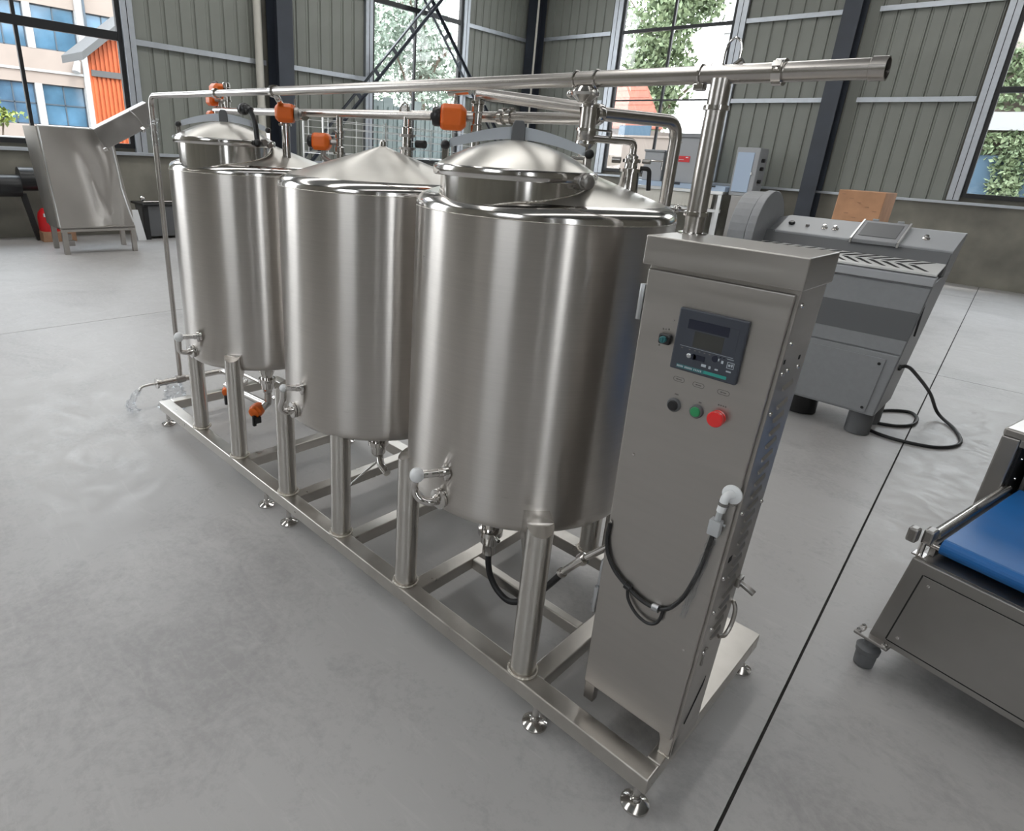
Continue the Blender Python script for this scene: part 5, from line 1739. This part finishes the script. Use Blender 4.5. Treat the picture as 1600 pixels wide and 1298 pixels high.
# ================================================================== BACK OF THE HALL
# carton behind the grey machine
ct = empty('cardboard_carton', (-2.2, 9.3, 0))
tag(ct, 'tall brown cardboard carton standing behind the grey machine', 'box')
MB().hexa([(-2.30, 9.3, 0.0), (-1.72, 9.3, 0.0), (-1.72, 10.0, 0.0), (-2.30, 10.0, 0.0), (-2.27, 9.3, 1.64), (-1.67, 9.3, 1.64), (-1.67, 10.0, 1.64), (-2.27, 10.0, 1.64)]).build('carton_body', M['carton'], ct, 0.01)
MB().box((-2.27, 9.62, 1.641), (-1.67, 9.68, 1.643)).build('tape', M['plywood'], ct)
for k in range(9):
    x, z = -2.22+0.055*k+0.03*(k % 2), 1.58-0.052*((k*5) % 9)
    MB().box((x, 9.292, z), (x+0.05, 9.301, z+0.008)).build('torn_flap', M['plywood'], ct)
# packing machine at the back wall
pk = empty('packing_machine', (-6.6, 13.2, 0))
tag(pk, 'stainless bench machine with tall grey covers and a red label under the back window', 'machine')
MB().box((-8.0, 12.9, 1.29), (-5.46, 13.9, 1.36)).build('bench_top', M['palesteel'], pk, 0.01)
MB().box((-7.95, 13.0, 1.36), (-5.47, 13.85, 1.47)).build('bench_bed', M['bluebox'], pk, 0.01)
MB().box((-7.0, 12.98, 1.43), (-6.55, 13.0, 1.49)).build('bed_rail', M['navy'], pk)
MB().box((-5.95, 12.97, 1.44), (-5.7, 13.0, 1.475)).build('bed_rail', M['navy'], pk)
for k in range(26):
    x = -7.9+0.085*k
    MB().prism([(x, 12.92, 0.98+0.02*(k % 3)), (x+0.05, 12.90, 0.98), (x+0.085, 12.93, 0.99), (x+0.085, 12.95, 1.28), (x, 12.95, 1.28)], (0, 0, 0), (0, 0.01, 0)).build('curtain_strip', M['pvcwhite'], pk)
MB().box((-7.9, 12.96, 0.90), (-5.47, 13.0, 0.97)).build('lower_rail', M['palesteel'], pk, 0.006)
for x in (-7.85, -5.95, -5.58):
    MB().box((x, 12.95, 0.0), (x+0.09, 13.04, 1.29)).build('leg', M['palesteel'], pk, 0.006)
    MB().box((x, 13.7, 0.0), (x+0.09, 13.79, 1.29)).build('leg', M['palesteel'], pk, 0.006)
MB().box((-7.06, 13.1, 1.47), (-6.28, 13.8, 2.46)).build('tall_cover', M['greylight'], pk, 0.02)
MB().box((-7.08, 13.08, 2.46), (-6.26, 13.82, 2.55)).build('cover_cap', M['greypaint'], pk, 0.01)
MB().box((-7.62, 13.1, 1.47), (-7.12, 13.8, 2.12)).build('low_cover', M['greylight'], pk, 0.02)
MB().box((-7.64, 13.08, 2.12), (-7.10, 13.82, 2.17)).build('cover_cap', M['greypaint'], pk, 0.01)
MB().box((-6.86, 13.088, 1.93), (-6.46, 13.099, 2.06)).build('red_label', M['red'], pk)['label'] = 'red warning label'
MB().box((-6.83, 13.083, 1.965), (-6.76, 13.0875, 2.005)).box((-6.72, 13.083, 1.975), (-6.60, 13.0875, 1.985)).box((-6.56, 13.083, 2.02), (-6.50, 13.0875, 2.04)).build('label_text', M['white'], pk)
eb2 = empty('control_box', (-5.1, 13.3, 1.3))
tag(eb2, 'grey control box with a pale blue door at the bench end by the back wall', 'control box')
MB().box((-5.42, 13.1, 1.30), (-4.92, 13.6, 2.30)).build('box_body', M['greylight'], eb2, 0.015)
MB().box((-5.38, 13.085, 1.38), (-5.02, 13.1, 2.20)).build('box_door', M['bluebox'], eb2, 0.008)
MB().box((-5.02, 13.06, 1.75), (-4.99, 13.085, 1.80)).build('door_latch', M['palesteel'], eb2, 0.003)
MB().box((-4.92, 13.2, 1.1), (-5.1, 13.3, 1.3)).build('box_post', M['palesteel'], eb2)
for z in (2.05, 1.88, 1.62):
    MB().cyl((-4.92, 13.3, z), (-4.86, 13.3, z), 0.04, seg=16).build('side_knob', M['black'], eb2)
MB().box((-5.35, 13.1, 0.0), (-4.99, 13.5, 1.30)).build('pedestal', M['sheet_dark'], eb2, 0.01)

# wire rack behind the tanks
wr = empty('wire_rack', (-9.3, 6.6, 0))
tag(wr, 'wire rack trolley with crossed rods standing behind the middle tank', 'rack')
wm = {}


def rod(a, b, r, name, parent):
    L = (Vector(b)-Vector(a)).length
    key = (round(L, 3), r)
    if key not in wm:
        wm[key] = mk(MB().cyl((0, 0, 0), (0, 0, L), r, seg=6), name, M['palesteel'])
    q = Vector((0, 0, 1)).rotation_difference((Vector(b)-Vector(a)).normalized()).to_matrix().to_4x4()
    return inst(wm[key], name, T(*a) @ q, parent)


for z in (1.66, 1.80, 1.94, 2.06, 2.17):
    for x in (-9.0, -9.6):
        rod((x, 4.9, z), (x, 8.5, z), 0.006, 'wire', wr)
for k in range(7):
    y = 5.0+0.58*k
    for x in (-9.0, -9.6):
        rod((x, y, 1.62), (x, y, 2.2), 0.006, 'wire', wr)
for y in (4.9, 6.7, 8.5):
    for x in (-9.0, -9.6):
        rod((x, y, 0.0), (x, y, 2.24), 0.016, 'post', wr)
for z in (0.3, 1.0, 1.64):
    for k in range(10):
        rod((-9.6, 4.9+0.4*k, z), (-9.0, 4.9+0.4*k, z), 0.007, 'wire', wr)

# ---- dented stainless bin at the left wall
bn = empty('steel_hopper', (-10.6, 1.65, 0))
tag(bn, 'large dented stainless steel hopper on short legs by the left wall', 'hopper')
gxf = -10.28
NU, NV = 18, 22
vs, fs = [], []
for j in range(NV+1):
    v_ = j/NV
    z = 0.40+1.375*v_
    y0 = 1.195-0.08*v_
    y1 = 2.20-0.165*v_+0.035*math.sin(v_*9.0)*(1-v_)
    for i in range(NU+1):
        u = i/NU
        y = y0+(y1-y0)*u
        dent = 0.085*math.exp(-((u-0.52-0.12*math.sin(v_*4))/0.10)**2)*math.sin(PI*min(1, v_*1.1))
        dent += 0.08*math.exp(-((u-0.80+0.10*math.cos(v_*5))/0.09)**2)*(1-v_*0.5)
        vs.append((gxf-dent+0.02*math.sin(u*6+v_*3), y, z))
for j in range(NV):
    for i in range(NU):
        a = j*(NU+1)+i
        fs.append((a, a+1, a+NU+2, a+NU+1))
nf = len(vs)
mb = MB().add(vs, fs, True)
mb.build('front_sheet', M['tub'], bn)['label'] = 'dented front sheet'
MB().hexa([(-10.88, 1.16, 0.40), (-10.285, 1.16, 0.40), (-10.285, 1.195, 0.40), (-10.88, 1.195, 0.40), (-10.88, 1.06, 1.775), (-10.285, 1.09, 1.775), (-10.285, 1.115, 1.775), (-10.88, 1.085, 1.775)]).build('side_sheet', M['tub'], bn)
MB().hexa([(-10.88, 2.19, 0.40), (-10.30, 2.19, 0.40), (-10.30, 2.22, 0.40), (-10.88, 2.22, 0.40), (-10.88, 2.02, 1.775), (-10.30, 2.02, 1.775), (-10.30, 2.045, 1.775), (-10.88, 2.045, 1.775)]).build('side_sheet', M['tub'], bn)
MB().hexa([(-10.88, 1.18, 0.40), (-10.85, 1.18, 0.40), (-10.85, 2.2, 0.40), (-10.88, 2.2, 0.40), (-10.88, 1.1, 1.775), (-10.85, 1.1, 1.775), (-10.85, 2.03, 1.775), (-10.88, 2.03, 1.775)]).build('back_sheet', M['tub'], bn)
MB().box((-10.87, 1.18, 0.37), (-10.27, 2.22, 0.40)).build('bottom_sheet', M['tub'], bn)
MB().tube([(-10.27, 1.115, 1.785), (-10.27, 2.03, 1.785)], 0.013, 8).tube([(-10.275, 1.185, 0.40), (-10.275, 1.112, 1.785)], 0.010, 8).build('rim', M['palesteel'], bn)
MB().tube(smooth_path([(-10.28, 2.03, 1.60), (-10.28, 2.085, 1.05), (-10.28, 2.09, 0.95), (-10.28, 2.16, 0.62), (-10.28, 2.205, 0.45)], 6), 0.014, 8).build('side_rim', M['palesteel'], bn)
MB().box((-10.32, 1.19, 0.33), (-10.27, 2.21, 0.385)).build('leg_rail', M['tub'], bn, 0.005)
for x, y in ((-10.31, 1.235), (-10.31, 2.19), (-10.98, 1.26), (-10.98, 2.24)):
    MB().box((x-0.03, y-0.035, 0.0), (x+0.03, y+0.035, 0.37)).build('leg', M['tub'], bn, 0.005)
MB().box((-10.36, 1.27, 0.12), (-10.31, 1.36, 0.2)).box((-10.36, 1.27, 0.2), (-10.32, 1.33, 0.3)).build('bracket', M['sheet_dark'], bn, 0.006)
# discharge chute over the right rim
c0, c1 = Vector((-10.05, 1.80, 1.655)), Vector((-10.05, 2.56, 2.075))
cd = (c1-c0).normalized()
cn = Vector((0, -cd.z, cd.y))
vs, fs = [], []
pr = []
pr = [(-0.10, -0.165), (-0.02, -0.165), (0.045, -0.150), (0.05, -0.14), (0.05, 0.0), (0.05, 0.135), (0.045, 0.145), (-0.02, 0.16), (-0.10, 0.16)]
for base in (c0, c1):
    for dx, dn_ in pr:
        vs.append(base+Vector((dx, 0, 0))+cn*dn_)
    for dx, dn_ in reversed(pr):
        vs.append(base+Vector((dx-0.012, 0, 0))+cn*dn_*0.97)
n = 18
fs = [(i, (i+1) % n, n+(i+1) % n, n+i) for i in range(n)]+[tuple(range(n)), tuple(range(n, 2*n))]
ch = MB().add(vs, fs).build('chute', M['sheet_dark'], bn)
MB().cyl(c0+cn*(-0.15)+Vector((0.02, 0, 0))-cd*0.03, c0+cn*(-0.15)+Vector((0.05, 0, 0))+cd*0.02, 0.03, seg=12).cyl(c0+cd*0.62+cn*(-0.17), c0+cd*0.62+cn*(-0.12)+Vector((0.06, 0, 0)), 0.03, seg=12).build('chute_pin', M['polish'], ch)
MB().tube(smooth_path([c0+cd*0.60+cn*0.15+Vector((.03, 0, 0)), c0+cd*0.60+cn*0.05+Vector((.16, 0, 0)), c0+cd*0.63-cn*0.12+Vector((.10, 0, 0))], 5), 0.008, 8).build('chute_strap', M['sheet_dark'], ch)
MB().box((-10.6, 2.06, 1.70), (-10.05, 2.12, 1.75)).box((-10.1, 2.06, 1.70), (-10.06, 2.12, 1.85)).build('chute_bracket', M['tub'], ch)

# black plastic pipes along the left wall
bk = empty('black_pipe', (-11.9, 0.5, 0.7))
tag(bk, 'thick black plastic pipe on a slanted prop, lower of two by left wall', 'pipe', 'black pipes along the left wall')
MB().lathe([(0.17, 0), (0.17, 2.6), (0.155, 2.6), (0.155, 0.02)], 36, (-11.9, -1.5, 0.862), (0, 1, 0)).build('pipe_length', M['black'], bk)
MB().hexa([(-11.93, 1.20, 0.0), (-11.85, 1.20, 0.0), (-11.85, 1.27, 0.0), (-11.93, 1.27, 0.0), (-11.93, 1.08, 0.75), (-11.85, 1.08, 0.75), (-11.85, 1.16, 0.75), (-11.93, 1.16, 0.75)]).build('prop', M['black'], bk)
MB().box((-11.95, -0.6, 0.0), (-11.85, -0.5, 0.72)).build('prop', M['black'], bk)
b2 = MB().lathe([(0.183, 0), (0.183, 1.2), (0.165, 1.2), (0.165, 0.02)], 36, (-11.9, 1.10, 0.968), (0, 1, 0)).box((-12.3, 1.9, 0.74), (-11.78, 1.98, 0.79))
tag(b2.build('black_pipe', M['black']), 'wider black pipe end going behind the steel hopper', 'pipe', 'black pipes along the left wall')
rd = empty('gas_bottle', (-11.8, 1.38, 0))
tag(rd, 'red wrapped bottle standing on a plywood block behind the hopper', 'bottle')
MB().lathe([(0.0, 0.16), (0.15, 0.16), (0.16, 0.20), (0.16, 0.38), (0.14, 0.46), (0.09, 0.52), (0.0, 0.535)], 28, (-11.8, 1.40, 0)).build('bottle_body', M['red'], rd)
MB().box((-11.68, 1.30, 0.40), (-11.63, 1.36, 0.45)).build('painted_highlight', M['white'], rd)  # white block painted in as a highlight on the bottle shoulder
MB().box((-11.98, 1.24, 0.0), (-11.62, 1.72, 0.16)).build('base_block', M['plywood'], rd, 0.006)
bx = empty('grey_crate', (-11.6, 3.1, 0))
tag(bx, 'dark grey crate on the floor behind the thin drain pipe', 'crate')
MB().hexa([(-11.9, 2.85, 0.04), (-11.45, 2.85, 0.04), (-11.45, 3.75, 0.04), (-11.9, 3.75, 0.04), (-11.95, 2.80, 0.58), (-11.4, 2.80, 0.58), (-11.4, 3.80, 0.58), (-11.95, 3.80, 0.58)]).build('crate_body', M['greydark'], bx, 0.02)
MB().box((-11.98, 2.75, 0.58), (-11.37, 3.85, 0.62)).build('crate_rim', M['black'], bx, 0.01)
MB().box((-11.46, 2.76, 0.0), (-11.40, 2.84, 0.58)).build('corner_post', M['black'], bx)
MB().tube([(-11.5, 2.8, 0.64), (-11.5, 3.8, 0.645)], 0.02, 10).sphere((-11.5, 2.80, 0.70), 0.045).build('hose_end', M['polish'], bx)
wbd = MB().hexa([(-11.36, 2.60, 0.0), (-11.34, 2.60, 0.0), (-11.34, 2.74, 0.0), (-11.36, 2.74, 0.0), (-11.40, 2.54, 0.52), (-11.38, 2.54, 0.52), (-11.38, 2.66, 0.52), (-11.40, 2.66, 0.52)])
tag(wbd.build('white_board', M['white']), 'narrow white board leaning against the dark grey crate', 'board')
